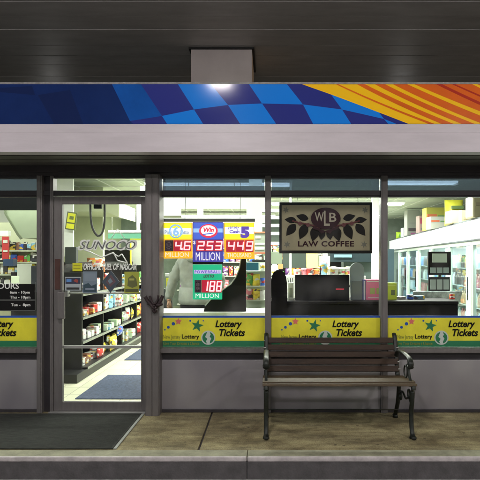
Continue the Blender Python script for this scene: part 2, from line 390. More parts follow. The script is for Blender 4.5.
# lettering on the door glass (white outline letters with dark inner face)
m_wl = mat('white_vinyl', (.80, .82, .78), .5); m_bl = mat('black_vinyl', (.01, .01, .01), .5); m_gv = mat('grey_vinyl', (.13, .14, .13), .5)
DY = .015
text('lettering', 'SUNOCO', TR(77, 239.5, 137, 250.5, 0), DY, m_wl, door, shear=.35, bold=.055)
text('lettering', 'SUNOCO', TR(79, 241.3, 135, 249.0, 0), DY - .0022, m_gv, door, shear=.35, bold=-.0)
text('lettering', 'OFFICIAL FUEL OF NASCAR', TR(83, 263.5, 136, 270, 0), DY, m_wl, door, shear=.3, bold=.02)
def poly_line(pts, w, closed=False):
    b = MB(); pts = [Vector((V(p), 0, Hh(q))) for p, q in pts]
    for p, q in zip(pts, pts[1:]): b.tube([Vector((p.x, DY - .001, p.z)), Vector((q.x, DY - .001, q.z))], w / 2, 6)
    return b
b = poly_line([(84, 250), (90, 252), (101, 257.5), (113, 252.5), (117, 260.5), (127, 263), (121.5, 254), (118, 256.5), (112, 253)], .011)
o = b.done('arrow_outline', m_wl); attach(o, door)
b = poly_line([(111, 238), (117, 229), (124, 238)], .008); o = b.done('arrow_outline', m_wl); attach(o, door)
# ================================================================== INTERIOR SHELL
IY0, IY1 = .12, 11.0
m_tile = mat('floor_tile', (.60, .60, .44), .3, var=.08, scale=4, rvar=.1)
t = m_tile.node_tree; br = t.nodes.new('ShaderNodeTexBrick'); tc = t.nodes.new('ShaderNodeTexCoord')
br.offset = 0; br.inputs['Scale'].default_value = 1; br.inputs['Brick Width'].default_value = .305; br.inputs['Row Height'].default_value = .305
br.inputs['Mortar Size'].default_value = .004; br.inputs['Color1'].default_value = (.58, .58, .43, 1); br.inputs['Color2'].default_value = (.66, .66, .50, 1); br.inputs['Mortar'].default_value = (.3, .3, .22, 1)
t.links.new(tc.outputs['Object'], br.inputs[0]); t.links.new(br.outputs[0], t.nodes['Principled BSDF'].inputs['Base Color'])
MB().box(-4.6, 5.2, .085, IY1, -.05, .006).done('store_floor', m_tile, kind='structure')
m_ceil = mat('ceiling_tile', (.50, .55, .46), .8, var=.1, scale=3, bump=.1)
CH = 2.75
b = MB(); b.box(-4.6, 5.2, .13, IY1, CH, CH + .05)
x = -4.6
while x < 5.2: b.box(x, x + .025, .13, IY1, CH - .008, CH - .001, 0, 1); x += .61
y = .4
while y < IY1: b.box(-4.6, 5.2, y, y + .025, CH - .0085, CH - .002, 0, 1); y += .61
b.done('ceiling', [m_ceil, M['white']], shop)
MB().box(-4.6, 5.2, IY1, IY1 + .15, 0, CH).done('back_wall', mat('back_wall', (.22, .27, .24), .7, var=.2), shop)
MB().box(-4.75, -4.6, 0, IY1, 0, 2.86).done('side_wall', M['wall'], shop)
MB().box(5.2, 5.35, 0, IY1, 0, 2.86).done('side_wall', M['white'], shop)
# ceiling lamps
def strip(x0, x1, y, z, pw, label):
    cx = (x0 + x1) / 2
    t = thing('strip_light', label, 'ceiling light', (cx, y, z), 'fluorescent strip lights in the shop')
    MB().box(x0, x1, y - .14, y + .14, z + .03, z + .075, .006).done('housing', M['white'], t)
    MB().box(x0 + .02, x1 - .02, y - .11, y + .11, z, z + .03, .008).done('diffuser', M['tube'], t)
    for q in (.2, .8):
        xx = x0 + (x1 - x0) * q
        MB().tube([(xx, y, z + .07), (xx, y, CH)], .006).done('hanger', M['alu_light'], t)
    a = area('lamp', (cx, y, z - .01), x1 - x0, .2, pw, (.95, 1, .90), t)
    return t
K = 2.5
strip(X(271, 5.6), X(404, 5.6), 5.6, 2.59, 60 * K, 'long strip light seen just above the coffee sign')
strip(X(164, 5.6), X(262, 5.6), 5.6, 2.62, 60 * K, 'long strip light above the red lottery number signs')
strip(X(115, 5.6), X(150, 5.6), 5.6, 2.62, 25 * K, 'short bright strip light at the top right of the door glass')
strip(X(40, 6.5), X(90, 6.5), 6.6, 2.62, 30 * K, 'strip light behind the pale wall left of the door')
strip(-.9, 1.5, 1.75, 2.66, 55 * K, 'added strip light over the sales counter hidden by the header')  # unseen row added to light the interior
strip(-3.9, -1.6, .55, 2.66, 30 * K, 'added strip light just inside the door hidden by the header')  # unseen lamp added near the window to light the hood front
strip(-2.0, .4, 3.4, 2.66, 40 * K, 'added strip light over the middle aisle hidden by the header')  # unseen, added for interior light
strip(1.8, 3.0, 3.2, 2.66, 50 * K, 'added strip light in front of the drinks coolers hidden by the header')  # unseen, added to brighten this side of the interior
strip(1.6, 3.2, 8.8, 2.62, 40 * K, 'added farthest strip light by the end of the drinks coolers')  # back row added for interior light
strip(-2.4, .2, 8.8, 2.62, 40 * K, 'added farthest strip light over the back of the shop')  # second lamp of the added back row
# ================================================================== BENCH
m_iron = mat('bench_iron', (.018, .022, .018), .42, .4, var=.4, scale=30, bump=.15, bscale=60)
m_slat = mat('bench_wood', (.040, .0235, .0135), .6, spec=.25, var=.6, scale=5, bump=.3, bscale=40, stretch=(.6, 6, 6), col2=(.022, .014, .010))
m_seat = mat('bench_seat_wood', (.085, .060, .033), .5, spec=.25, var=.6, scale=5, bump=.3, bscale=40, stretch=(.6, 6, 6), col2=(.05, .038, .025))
bx0, bx1 = -.015, 1.175
bench = thing('bench', 'weathered wooden slat bench with scrolled iron ends on the pavement', 'bench', (.58, -.42, 0))
def arc(c, r, a0, a1, n, x): return [(x, c[0] + r * math.cos(R(a0 + (a1 - a0) * i / n)), c[1] + r * math.sin(R(a0 + (a1 - a0) * i / n))) for i in range(n + 1)]
def smooth(pts, n=5):
    P = [Vector(p) for p in pts]; out = []
    for i in range(len(P) - 1):
        p0, p1, p2, p3 = P[max(i - 1, 0)], P[i], P[i + 1], P[min(i + 2, len(P) - 1)]
        for k in range(n):
            t = k / n
            out.append(.5 * ((2 * p1) + (-p0 + p2) * t + (2 * p0 - 5 * p1 + 4 * p2 - p3) * t * t + (-p0 + 3 * p1 - 3 * p2 + p3) * t ** 3))
    out.append(P[-1]); return out
for x in (bx0, bx1):
    b = MB()
    # front leg with paw foot
    b.tube(smooth([(x, -.705, .385), (x, -.69, .30), (x, -.665, .2), (x, -.675, .1), (x, -.70, .035), (x, -.735, .014), (x, -.755, .022)]), .016, 8, flatx=1.2)
    b.tube([(x, -.70, .0), (x, -.70, .03)], [.028, .02], 10)
    # seat rail curve
    b.tube(smooth([(x, -.735, .40), (x, -.715, .43), (x, -.62, .415), (x, -.45, .385), (x, -.28, .385), (x, -.22, .42)]), .016, 8, flatx=1.3)
    # back upright
    b.tube(smooth([(x, -.25, .37), (x, -.215, .46), (x, -.175, .60), (x, -.14, .70), (x, -.12, .745), (x, -.095, .76)]), .015, 8, flatx=1.4)
    # rear leg
    b.tube(smooth([(x, -.29, .38), (x, -.27, .28), (x, -.24, .17), (x, -.18, .07), (x, -.14, .015), (x, -.115, .014)]), .016, 8, flatx=1.2)
    b.tube([(x, -.15, .0), (x, -.15, .028)], [.026, .02], 10)
    # brace between legs with curl
    b.tube(smooth([(x, -.68, .25), (x, -.6, .30), (x, -.5, .27), (x, -.4, .30), (x, -.27, .26)]), .009)
    b.tube(arc((-.33, .25), .035, 0, 420, 18, x), .009); b.tube(arc((-.60, .335), .035, 200, 620, 18, x), .008)
    # arm rest with scroll front
    b.tube(smooth([(x, -.185, .57), (x, -.25, .625), (x, -.38, .645), (x, -.52, .64), (x, -.61, .63), (x, -.655, .60), (x, -.645, .565), (x, -.61, .57), (x, -.615, .595)]), [.014] * 30 + [.017] * 8 + [.011] * 3, 8, flatx=1.7)
    b.tube(smooth([(x, -.60, .625), (x, -.585, .56), (x, -.61, .49), (x, -.67, .43)]), .012)
    b.tube(arc((-.50, .50), .05, 90, 480, 20, x), .007)
    b.done('end_frame', m_iron, bench)
b = MB()
for i, (yy, zz, tilt) in enumerate([(-.715, .437, -8), (-.655, .446, 0), (-.575, .437, 6), (-.495, .425, 6), (-.415, .415, 4), (-.335, .412, 0)]):
    Mx = Matrix.Translation((.58, yy, zz)) @ Matrix.Rotation(R(tilt), 4, 'X')
    b.box(-.625, .625, -.030 if i else -.02, .030 if i else .02, -.010, .010, .004, M4=Mx)
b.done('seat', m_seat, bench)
b = MB()
for i in range(5):
    s = i / 4; zz = .465 + s * .240; yy = -.235 + s * .105
    Mx = Matrix.Translation((.58, yy, zz)) @ Matrix.Rotation(R(-21), 4, 'X')
    b.box(-.605, .605, -.011, .011, -.0255, .0255, .005, M4=Mx)
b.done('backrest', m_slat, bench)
b = MB(); b.tube([(bx0, -.25, .10), (bx1, -.25, .10)], .006)
b.tube([(bx0, -.45, .385), (bx1, -.45, .385)], .008)
b.done('tie_rod', m_iron, bench)
for x in (bx0 - .012, bx1 + .012):
    for s in range(5): MB().tube([(x - .012, -.248 + s / 4 * .105, .465 + s / 4 * .240), (x + .012, -.248 + s / 4 * .105, .465 + s / 4 * .240)], .006).done('bolt', M['alu_light'], bench)
# ================================================================== DOOR MAT
m_mat = mat('rubber_mat', (.030, .034, .027), .85, var=.6, scale=14, bump=.6, bscale=260, stretch=(1, 4, 1))
mt = thing('door_mat', 'dark ribbed entrance mat with a pale right edge before the door', 'door mat', (-1.9, -.5, 0))
b = MB(); b.box(-3.0, -1.185, -.945, -.075, .001, .013, .003)
for i in range(84): b.box(-2.98, -1.2, -.935 + i * .01, -.930 + i * .01, .0125, .0140)
b.done('pile', m_mat, mt)
b = MB(); b.box(-1.184, -1.160, -.945, -.075, .001, .010, .003); b.done('edging', mat('mat_edge', (.3, .32, .29), .6, var=.3), mt)
# ================================================================== LOTTERY BANNERS ON THE GLASS
m_by = mat('banner_yellow', (.74, .69, .03), .5, var=.22, scale=3, bump=.12, bscale=7); m_bg = mat('banner_green', (.012, .16, .065), .5); m_bb = mat('banner_blue', (.01, .07, .35), .5)
m_bk = mat('banner_black', (.010, .010, .010), .5, spec=.1); m_bw = mat('banner_white', (.5, .55, .5), .5); m_pk = mat('banner_pink', (.65, .15, .12), .5)
m_tg = mat('banner_text_olive', (.22, .25, .03), .5)
BY = .020
def banner(xoff, x0, x1, label):
    def q(p): return V(p + xoff)
    t = thing('lottery_banner', label, 'banner', (q(212), BY, Hh(347)), 'yellow lottery banners along the windows')
    MB().box(V(x0), V(x1), BY, BY + .006, Hh(341), Hh(318)).done('yellow_field', m_by, t)
    MB().box(V(x0), V(x1), BY, BY + .006, Hh(347.2), Hh(341) - .0005).done('green_strip', m_bg, t)
    MB().box(V(x0), V(x1), BY, BY + .006, Hh(318) + .0005, Hh(316)).done('blue_strip', m_bb, t)
    y = BY - .001
    def T(s, a, z0, c, z1, m, **k):
        if V(a + xoff) >= V(x0) - .005 and V(c + xoff) <= V(x1) + .02:
            o = text('lettering', s, (q(a), Hh(z1), q(c), Hh(z0)), y, m, **k); attach(o, t)
    T('Lottery', 215, 320.6, 242, 329.6, m_bk, shear=.25, bold=.03)
    T('Tickets', 219, 329.2, 245, 336.6, m_bk, shear=.25, bold=.03)
    T('Lottery', 181.5, 334.6, 199, 340.3, m_bk, bold=.025)
    T('New Jersey', 162.6 if xoff < 100 else 164, 335, 180, 340.4, m_tg)
    T('Give Your Dreams a Chance', 163, 342.0, 199, 345.4, m_tg)
    if V(197 + xoff) < V(x0): return t
    b = MB()
    b.prism([(q(0) + (p - 0) / 105, Hh(r)) for p, r in [(197, 320.5)]] and [(q(197) + a, Hh(326) + c) for a, c in star(0, 0, .062, 5, .40, 78)], y - .002, y)
    o = b.done('star', m_bg); attach(o, t)
    b = MB(); b.prism([(q(178) + a, Hh(321.8) + c) for a, c in star(0, 0, .034, 5, .5, 90)], y - .002, y); o = b.done('star', m_pk); attach(o, t)
    for p_, r_, rr in ((173, 324, .016), (168, 327.5, .013), (164.5, 330, .007), (190, 321, .009), (203, 321, .006)):
        if q(p_) > V(x0) + rr:
            o = MB().prism([(q(p_) + a, Hh(r_) + c) for a, c in disc(0, 0, rr)], y - .002, y).done('dot', m_bb); attach(o, t)
    cxx, czz = q(208), Hh(338)
    b = MB(); b.prism(disc(cxx, czz, .068), y - .002, y); o = b.done('emblem_disc', m_bw); attach(o, t)
    b = MB()
    ring = [(cxx + .056 * math.cos(R(a)), czz + .056 * math.sin(R(a))) for a in range(100, 261, 16)] + [(cxx - .022, czz - .035), (cxx - .008, czz - .01), (cxx - .03, czz + .008), (cxx - .018, czz + .035)]
    b.prism(ring, y - .004, y - .002)
    ring = [(cxx + .056 * math.cos(R(a)), czz + .056 * math.sin(R(a))) for a in range(-75, 81, 15)] + [(cxx + .024, czz + .03), (cxx + .014, czz + .012), (cxx + .03, czz - .008), (cxx + .018, czz - .032)]
    b.prism(ring, y - .004, y - .002)
    o = b.done('emblem', m_bg); attach(o, t)
    return t
banner(-229.5, -30, 38, 'yellow lottery banner on the window left of the door')
banner(0, 162.2, 264.8, 'yellow lottery banner under the red number signs')
banner(117.5, 271.2, 380.3, 'yellow lottery banner behind the top of the bench')
banner(234, 387.2, 499, 'yellow lottery banner on the window right of the bench')
# ================================================================== JACKPOT SIGNS
SY = .16
SEG = {'0': 'abcdef', '1': 'bc', '2': 'abged', '3': 'abgcd', '4': 'fgbc', '5': 'afgcd', '6': 'afgedc', '8': 'abcdefg', '9': 'abcdfg', ' ': ''}
m_led = emis('led_on', (1, .42, .44), 1.5); m_off = mat('led_off', (.08, .03, .04), .4); m_ledbg = emis('led_face', (.55, .005, .03), .55, (.3, .01, .03)); m_offbg = mat('led_face_dark', (.03, .02, .02), .4)
def digits(s, px0, px1, py0, py1, parent):
    y = SY - .012; n = len(s.replace('.', '')); w = (px1 - px0) / n; i = 0; on = MB(); off = MB(); dk = MB(); bgm = MB(); lit = False; dark = False
    for ch in s:
        if ch == '.':
            x = px0 + i * w - .6; on.prism(PP([(x - .8, py1 - 3.6), (x + .8, py1 - 3.6), (x + .8, py1 - 2.2), (x - .8, py1 - 2.2)], y), y - .004, y); continue
        a = px0 + i * w; B(a + .15, py0, a + w - .15, py1, y, .006, mb=bgm if ch != ' ' else dk)
        if ch == ' ': dark = True
        mg = w * .2; x0, x1 = a + mg + .2, a + w - mg + .2; z0, z1 = py0 + 1.6, py1 - 1.6; zm = (z0 + z1) / 2; th = 1.35; sl = 1.0
        sg = {'a': (x0 + sl, z0, x1 + sl, z0), 'g': (x0 + .4, zm, x1 + .4, zm), 'd': (x0, z1, x1, z1), 'f': (x0 + sl, z0, x0 + sl / 2, zm), 'b': (x1 + sl, z0, x1 + sl / 2, zm), 'e': (x0 + sl / 2, zm, x0, z1), 'c': (x1 + sl / 2, zm, x1, z1)}
        for k, (p0, q0, p1, q1) in sg.items():
            m = on if k in SEG[ch] else None
            if m is None: continue
            if k in 'agd': m.prism(PP([(p0 - .5, q0 - th / 2), (p1 + .5, q0 - th / 2), (p1 + .5, q0 + th / 2), (p0 - .5, q0 + th / 2)], y), y - .004, y - .0005)
            else: m.prism(PP([(p0 - th / 2, q0), (p0 + th / 2, q0), (p1 + th / 2, q1), (p1 - th / 2, q1)], y), y - .0046, y - .0005)
        i += 1
    o = bgm.done('digit_window', m_ledbg); attach(o, parent)
    if dark:
        a = px0; 
        w = (px1 - px0) / n
        for (r0, r1, r2, r3) in [(a + 2, py0 + 2, a + w - 2, py0 + 3), (a + 2, (py0 + py1) / 2, a + w - 2, (py0 + py1) / 2 + 1), (a + 2, py1 - 3, a + w - 2, py1 - 2), (a + 2, py0 + 2, a + 3, py1 - 2), (a + w - 3, py0 + 2, a + w - 2, py1 - 2)]:
            B(r0, r1, r2, r3, y - .003, .003, mb=off)
        o = off.done('unlit_digit', mat('unlit', (.16, .12, .14), .4)); attach(o, parent)
        o = dk.done('dark_window', mat('dark_window', (.05, .025, .045), .4)); attach(o, parent)
    else: off.bm.free(); dk.bm.free()
    o = on.done('digits', m_led); attach(o, parent)
def jsign(px0, py0, px1, py1, dz, num, word, wordcol, bodycol, label):
    t = thing('jackpot_sign', label, 'lottery sign', (X((px0 + px1) / 2, SY), SY, Z(py1, SY)), 'lit lottery jackpot signs hanging in the window')
    b = B(px0 + .2, py0, px1 - .2, py1, SY, .05, .004); b.done('sign_box', emis('sign_body', bodycol, .55), t)
    digits(num, dz[0], dz[1], dz[2], dz[3], t)
    o = text('lettering', word, TR(px0 + 3.2, dz[3] + 1.1, px1 - 3.2, py1 - 1.6, SY), SY - .002, emis('word', wordcol, .6), shear=0, bold=0); attach(o, t)
    return t
YE = (.95, .72, .02); GR = (.01, .46, .22)
def part(name, b, m, t): o = b.done(name, m); attach(o, t); return o
ew = emis('sign_white', (.85, .88, .85), .75); ebl = emis('sign_blue', (.05, .12, .62), .6); epu = emis('sign_purple', (.11, .06, .45), .5); eye = emis('sign_yellow', (.92, .85, .02), .65); er = emis('sign_red', (.7, .03, .08), .6); elb = emis('sign_lightblue', (.3, .55, .9), .6); egr = emis('sign_grey', (.35, .45, .6), .4)
eor = (.95, .50, .02); eg = emis('sign_green', GR, .6)
yy = SY - .003
# the first
t = jsign(162.2, 222.5, 192, 258.5, (164.5, 191, 240.2, 251.2), ' 46', 'MILLION', (.9, .75, .6), eor, 'yellow lottery sign reading 4.6 million, leftmost in the window row')
part('header_panel', MB().prism(PP([(163, 223.3), (191.4, 223.3), (191.4, 239), (163, 239)], SY), yy, SY - .0005), eye, t)
part('header_glow', MB().prism(PP([(163, 228), (191.4, 228), (191.4, 234.5), (163, 234.5)], SY), yy - .002, yy - .0003), ew, t)
b = MB(); pts = [(X(176, SY) + .062 * math.cos(R(a)), yy - .004, Z(231.2, SY) + .062 * math.sin(R(a))) for a in range(0, 361, 24)]; b.tube(pts, .008, 6); part('ring', b, elb, t)
o = text('lettering', '6', TR(173.2, 226.5, 179.2, 236.2, SY), yy - .005, elb, bold=.04); attach(o, t)
o = text('lettering', 'Pick', TR(164.8, 230.2, 172.5, 234.5, SY), yy - .003, egr, bold=.03); attach(o, t)
o = text('lettering', 'Lotto', TR(180, 230.2, 189, 234.3, SY), yy - .003, egr, bold=.03); attach(o, t)
B(181.0, 248.0, 182.6, 250.0, SY - .02, .003).done('decimal_point', m_led, t)
# the second
t = jsign(192.6, 222, 223.3, 262, (196, 222.5, 240.2, 251.2), '253', 'MILLION', (.85, .85, .9), (.05, .05, .36), 'blue lottery sign reading 253 million, middle of the window row')
part('header_panel', MB().prism(PP([(193.4, 223), (222.6, 223), (222.6, 239), (193.4, 239)], SY), yy, SY - .0005), ebl, t)
part('header_glow', MB().prism(PP([(193.4, 228.5), (222.6, 228.5), (222.6, 232.5), (193.4, 232.5)], SY), yy - .001, yy - .0003), elb, t)
part('oval', MB().prism([(X(208.5, SY) + a, Z(231, SY) + c) for a, c in disc(0, 0, .092, .068)], yy - .003, yy - .0015), er, t)
part('oval_face', MB().prism([(X(208.5, SY) + a, Z(230.6, SY) + c) for a, c in disc(0, 0, .074, .052)], yy - .006, yy - .0035), ew, t)
o = text('lettering', 'Win', TR(203.5, 227.5, 214, 232.2, SY), yy - .0065, er, bold=.04, shear=.2); attach(o, t)
part('swoosh', MB().prism(PP([(203, 234), (213, 232.8), (214, 233.6), (203.5, 235)], SY), yy - .008, yy - .0062), ebl, t)
o = text('lettering', '$', TR(193.4, 240.8, 195.5, 244.5, SY), yy, ew); attach(o, t)
# the third
t = jsign(224, 222.5, 254.5, 259, (226, 253.5, 240.2, 251.8), '449', 'THOUSAND', (.9, .8, .6), eor, 'yellow lottery sign reading 449 thousand, rightmost in the window row')
part('header_panel', MB().prism(PP([(224.8, 223.3), (253.8, 223.3), (253.8, 239), (224.8, 239)], SY), yy, SY - .0005), eye, t)
part('header_glow', MB().prism(PP([(224.8, 227), (253.8, 227), (253.8, 234), (224.8, 234)], SY), yy - .002, yy - .0003), ew, t)
o = text('lettering', '5', TR(240.5, 226.5, 249.5, 238.2, SY), yy - .003, epu, bold=.07); attach(o, t)
o = text('lettering', 'Jersey', TR(227.8, 225.6, 239.5, 229.6, SY), yy - .003, epu, bold=.01, shear=.1); attach(o, t)
o = text('lettering', 'Cash', TR(229.5, 230, 239.5, 233.2, SY), yy - .003, epu, bold=.03, shear=.1); attach(o, t)
# the fourth
t = jsign(192.4, 264.5, 222, 299.5, (194.5, 221.8, 280, 292.5), ' 188', 'MILLION', (.7, .85, .8), GR, 'green lottery sign reading 188 million, hanging below the blue one')
part('ball_row', B(194, 270, 221.3, 273.6, SY - .003, .0025, 0), emis('lilac', (.55, .5, .75), .6), t)
o = text('lettering', 'POWERBALL', TR(194.8, 270.4, 220.5, 273.3, SY), yy - .002, epu, bold=.02, space=1.25); attach(o, t)
o = text('lettering', 'LOTTO', TR(203.5, 274.6, 214, 277.6, SY), yy, emis('dk', (.08, .03, .05), .2), bold=.03, shear=.2); attach(o, t)
# rail they hang on
t = thing('hanging_rail', 'dark metal rail along the top of the lottery signs', 'rail', (X(208, SY), SY, Z(222, SY)))
B(162, 218.6, 255, 221.6, SY, .03, .003).done('bar', mat('grey_rail', (.10, .11, .10), .5, .3), t)
for p in (185, 240): MB().tube([(X(p, .17), .17, Z(220, SY)), (X(p + 1.5, .17), .17, CH)], .0025).done('wire', M['alu_light'], t)
MB().box(X(193, SY), X(222, SY), SY + .01, SY + .03, Z(264, SY), Z(262.5, SY)).done('bracket', M['black'], t)
B(192.6, 259.8, 223, 264.2, SY + .002, .03).done('link_plate', M['black'], t)
# ================================================================== COFFEE SIGN
KY = .14
m_cf = mat('coffee_sign_face', (.31, .285, .18), .6, var=.15, spec=.2, scale=6); m_cd = mat('coffee_dark', (.008, .006, .007), .6, spec=.1); m_cr = mat('coffee_maroon', (.085, .010, .014), .5); m_ct = mat('coffee_text', (.028, .008, .014), .6, spec=.1); m_cl = mat('coffee_logo_text', (.32, .3, .22), .5)
t = thing('coffee_sign', 'framed beige coffee sign with dark leaves hanging in the window', 'sign', (X(326, KY), KY, Z(253, KY)))
B(281.5, 205, 370, 250.5, KY, .02).done('face', m_cf, t)
b = MB(); B(279.3, 202.2, 372.2, 205, KY - .006, .035, .003, b); B(279.3, 250.5, 372.2, 253.4, KY - .006, .035, .003, b)
B(279.3, 205, 281.7, 250.5, KY - .006, .035, .003, b); B(369.8, 205, 372.2, 250.5, KY - .006, .035, .003, b); b.done('frame', M['black'], t)
ky = KY - .0005
def leaf(px, py, ang, L, w):
    n = 10; p = []
    for i in range(n + 1): s = i / n; p.append((s * L, w * math.sin(math.pi * s ** .8)))
    for i in range(n - 1, 0, -1): s = i / n; p.append((s * L, -w * math.sin(math.pi * s ** .8)))
    c, d = math.cos(R(ang)), math.sin(R(ang))
    return [(X(px, KY) + (a * c - e * d) * .0098, Z(py, KY) + (a * d + e * c) * .0098) for a, e in p]
for sgn in (1, -1):
    for i, (dx, dy, a, L, w) in enumerate([(4, 220.5, 175, 12, 3.2), (16, 219, 165, 13, 3.4), (3, 224, 232, 15, 4.2), (14, 224, 246, 17, 4.6), (24, 226, 255, 16, 4.6), (30, 230, 262, 10, 3.4)]):
        px = 284.5 + 8 + dx if sgn == 1 else 367 - 8 - dx
        aa = a if sgn == 1 else 180 - a
        b = MB(); b.prism(leaf(px, dy, aa, L, w), ky - .0012 * (i + 1), ky - .0012 * i - .0002); part('leaf', b, m_cd, t)
b = MB()
for sgn in (1, -1):
    P = [(292, 221), (300, 223), (308, 224.5), (318, 227)]
    pts = [(X(p if sgn == 1 else 651.5 - p, KY), ky - .012, Z(q, KY)) for p, q in P]
    b.tube(pts, .008, 6)
    for p, q in P[1:]: b.prism([(X(p if sgn == 1 else 651.5 - p, KY) + a, Z(q + .5, KY) + c) for a, c in disc(0, 0, .02, n=10)], ky - .018, ky - .010)
part('berries', b, m_cr, t)
part('logo_oval', MB().prism([(X(325.5, KY) + a, Z(218.5, KY) + c) for a, c in disc(0, 0, .145, .105, 32)], ky - .022, ky - .011), m_ct, t)
part('scroll', MB().prism(PP([(312, 226), (325, 231), (339, 226), (338, 229), (332, 231), (330, 234), (325, 232), (321, 234), (319, 231), (313, 229)], KY), ky - .024, ky - .0223), m_ct, t)
for s_, r_ in (('W', (314.5, 212.5, 323.5, 221.5)), ('L', (323.6, 211.0, 329.5, 226)), ('B', (329, 213, 336, 222))):
    o = text('lettering', s_, TR(*r_, KY), ky - .0225 - (.001 if s_ == 'L' else 0), m_cl, bold=.01); attach(o, t)
o = text('lettering', 'LAW COFFEE', TR(298, 241, 354, 246.6, KY), ky, m_ct, bold=.03, space=1.1); attach(o, t)
for p, q in ((286, 210), (365, 210), (287, 244.5), (364, 244.5)):
    b = MB(); b.prism([(X(p, KY) + a, Z(q, KY) + c) for a, c in star(0, 0, .034, 6, .45, 20)], ky - .001, ky); part('corner_ornament', b, mat('ornament', (.12, .12, .09), .6), t)
for p in (292, 358): MB().tube([(X(p, .15), .15, Z(203, KY)), (X(p, .15), .15, CH)], .002).done('wire', M['alu_light'], t)
# ================================================================== HOURS SIGN, LEFT WINDOW
HY = .019
t = thing('hours_sign', 'black opening hours sign on the window left of the door', 'sign', (V(10), HY, Hh(312)))
b = MB(); b.box(V(-14), V(34.8), HY, HY + .006, Hh(300.0), Hh(284.2)); b.box(V(-14), V(34.8), HY, HY + .006, Hh(311.2), Hh(300.6)); part('plate', b, m_bk, t)
b = MB()
for r in [(-14, 310.6, 34.5, 311.0), (34.2, 282, 34.6, 311)]: b.box(V(r[0]), V(r[2]), HY - .002, HY, Hh(r[3]), Hh(r[1]))
b.box(V(-14), V(34.3), HY - .0015, HY, Hh(300.7), Hh(299.7))
part('outline', b, m_gv, t)
o = text('lettering', 'HOURS', (V(-9), Hh(288.9), V(18), Hh(283.2)), HY - .001, m_wl, bold=.01); attach(o, t)
for s_, a, z0, c in (('6am - 10pm', 9, 291.0, 29), ('Thu - 10pm', 9, 295.9, 29.5), ('Tue -  8pm', 10, 303.6, 29.5)):
    o = text('lettering', s_, (V(a), Hh(z0 + 3.6), V(c), Hh(z0)), HY - .001, m_wl, bold=.02); attach(o, t)
# posters on the door ------------------------------------------------
def poster(px0, py0, px1, py1, base, shapes, label, y=.012):
    t = thing('poster', label, 'poster', (V((px0 + px1) / 2), y, Hh(py1)), 'posters taped to the door glass')
    MB().box(V(px0), V(px1), y, y + .004, Hh(py1), Hh(py0)).done('sheet', flat(base), t)
    for i, (pts, c) in enumerate(shapes):
        MB().prism([(V(a), Hh(q)) for a, q in pts], y - .001 - i * .0008, y - .0004 - i * .0008 if i == 0 else y - .0012 - (i - 1) * .0008).done('print', flat(c), t)
    return t
rc = lambda a, b_, c, d: [(a, b_), (c, b_), (c, d), (a, d)]
poster(82.5, 271.5, 96.5, 293, (.16, .21, .26), [(rc(84, 273.5, 95, 281), (.20, .25, .30)), ([(83, 292), (83, 285), (88, 283), (91, 286), (96, 284), (96, 292)], (.03, .06, .08)), (rc(85, 288, 94, 290), (.2, .24, .3))], 'blue grey poster on the door, left of the diamond one')
poster(124, 271.8, 138.8, 293.2, (.36, .38, .05), [([(127, 286), (128, 278), (132, 275), (136, 279), (137, 286), (132, 288)], (.12, .13, .04)), (rc(125, 289, 138, 292), (.08, .09, .03)), (rc(129, 278.5, 134, 280.5), (.4, .4, .1))], 'olive yellow poster at the right of the door glass')
poster(64.5, 277, 80.5, 290.6, (.35, .40, .42), [(rc(65, 278, 80, 284), (.03, .035, .07)), (rc(66, 279, 71, 282), (.1, .25, .55)), ([(73, 281), (75, 279), (78, 280), (77, 283)], (.3, .05, .04)), (rc(66, 287.5, 79, 289.6), (.02, .02, .02))], 'white card with dark print at the left of the door glass')
poster(72, 263.0, 81.5, 271.2, (.62, .62, .02), [(rc(73, 265, 80, 266), (.35, .35, .02)), (rc(73, 268, 80, 269), (.35, .35, .02))], 'small bright yellow notice above the row of door posters')
t = thing('poster', 'dark diamond shaped poster standing on its corner on the door', 'poster', (V(110), .012, Hh(293)), 'posters taped to the door glass')
MB().prism([(V(a), Hh(q)) for a, q in [(110.5, 270.5), (119, 281.5), (110, 293), (101.5, 282)]], .012, .016).done('sheet', flat((.05, .07, .09)), t)
MB().prism([(V(a), Hh(q)) for a, q in [(110.5, 274.5), (115.5, 281.5), (110, 287), (105.5, 282)]], .010, .0115).done('print', flat((.12, .07, .08)), t)
MB().prism([(V(a), Hh(q)) for a, q in [(110, 278), (112.5, 281.5), (109.5, 284), (107.5, 281)]], .008, .0095).done('print', flat((.15, .22, .26)), t)
# dark bow on the post
t = thing('door_bow', 'dark crumpled ribbon bow tied to the post right of the door', 'bow', (V(154.5), -.14, Hh(306)))
b = MB()
for P, r in [([(145.5, 296), (148, 301), (152, 305), (155, 309)], .020), ([(163, 295.5), (161, 301), (158, 305), (155, 309)], .020), ([(150, 296), (152, 301), (155, 304), (158, 300), (159, 295)], .013), ([(148, 303), (155, 306), (163, 303.5)], .018), ([(153, 309), (155, 312), (157, 309)], .016)]:
    b.tube(smooth([(V(a) * .972, -.14 - random.uniform(0, .02), CZ + (Hh(q) - CZ) * .972) for a, q in P], 4), r, 7, flatx=.8)
b.done('ribbon', mat('dark_ribbon', (.030, .016, .018), .7, var=.6, scale=40, bump=.6, bscale=70), t)
# cable loop hanging inside the door
t = thing('hanging_strap', 'dark beaded strap hanging in a U behind the door glass', 'strap', (V(98), .10, Hh(204)))
y_ = .10
P = [(90.3, 198), (90.6, 215), (92, 226), (95, 233), (98.5, 236), (102, 233), (104, 226), (104.6, 215), (104.6, 198)]
b = MB(); b.tube(smooth([(X(a, y_), y_, Z(q, y_)) for a, q in P], 5), .011, 8); b.done('strap', mat('strap', (.05, .055, .045), .5, var=.5, scale=60), t)
B(93.5, 203, 101.5, 208.5, .10, .03, .004).done('clip', M['black'], t)
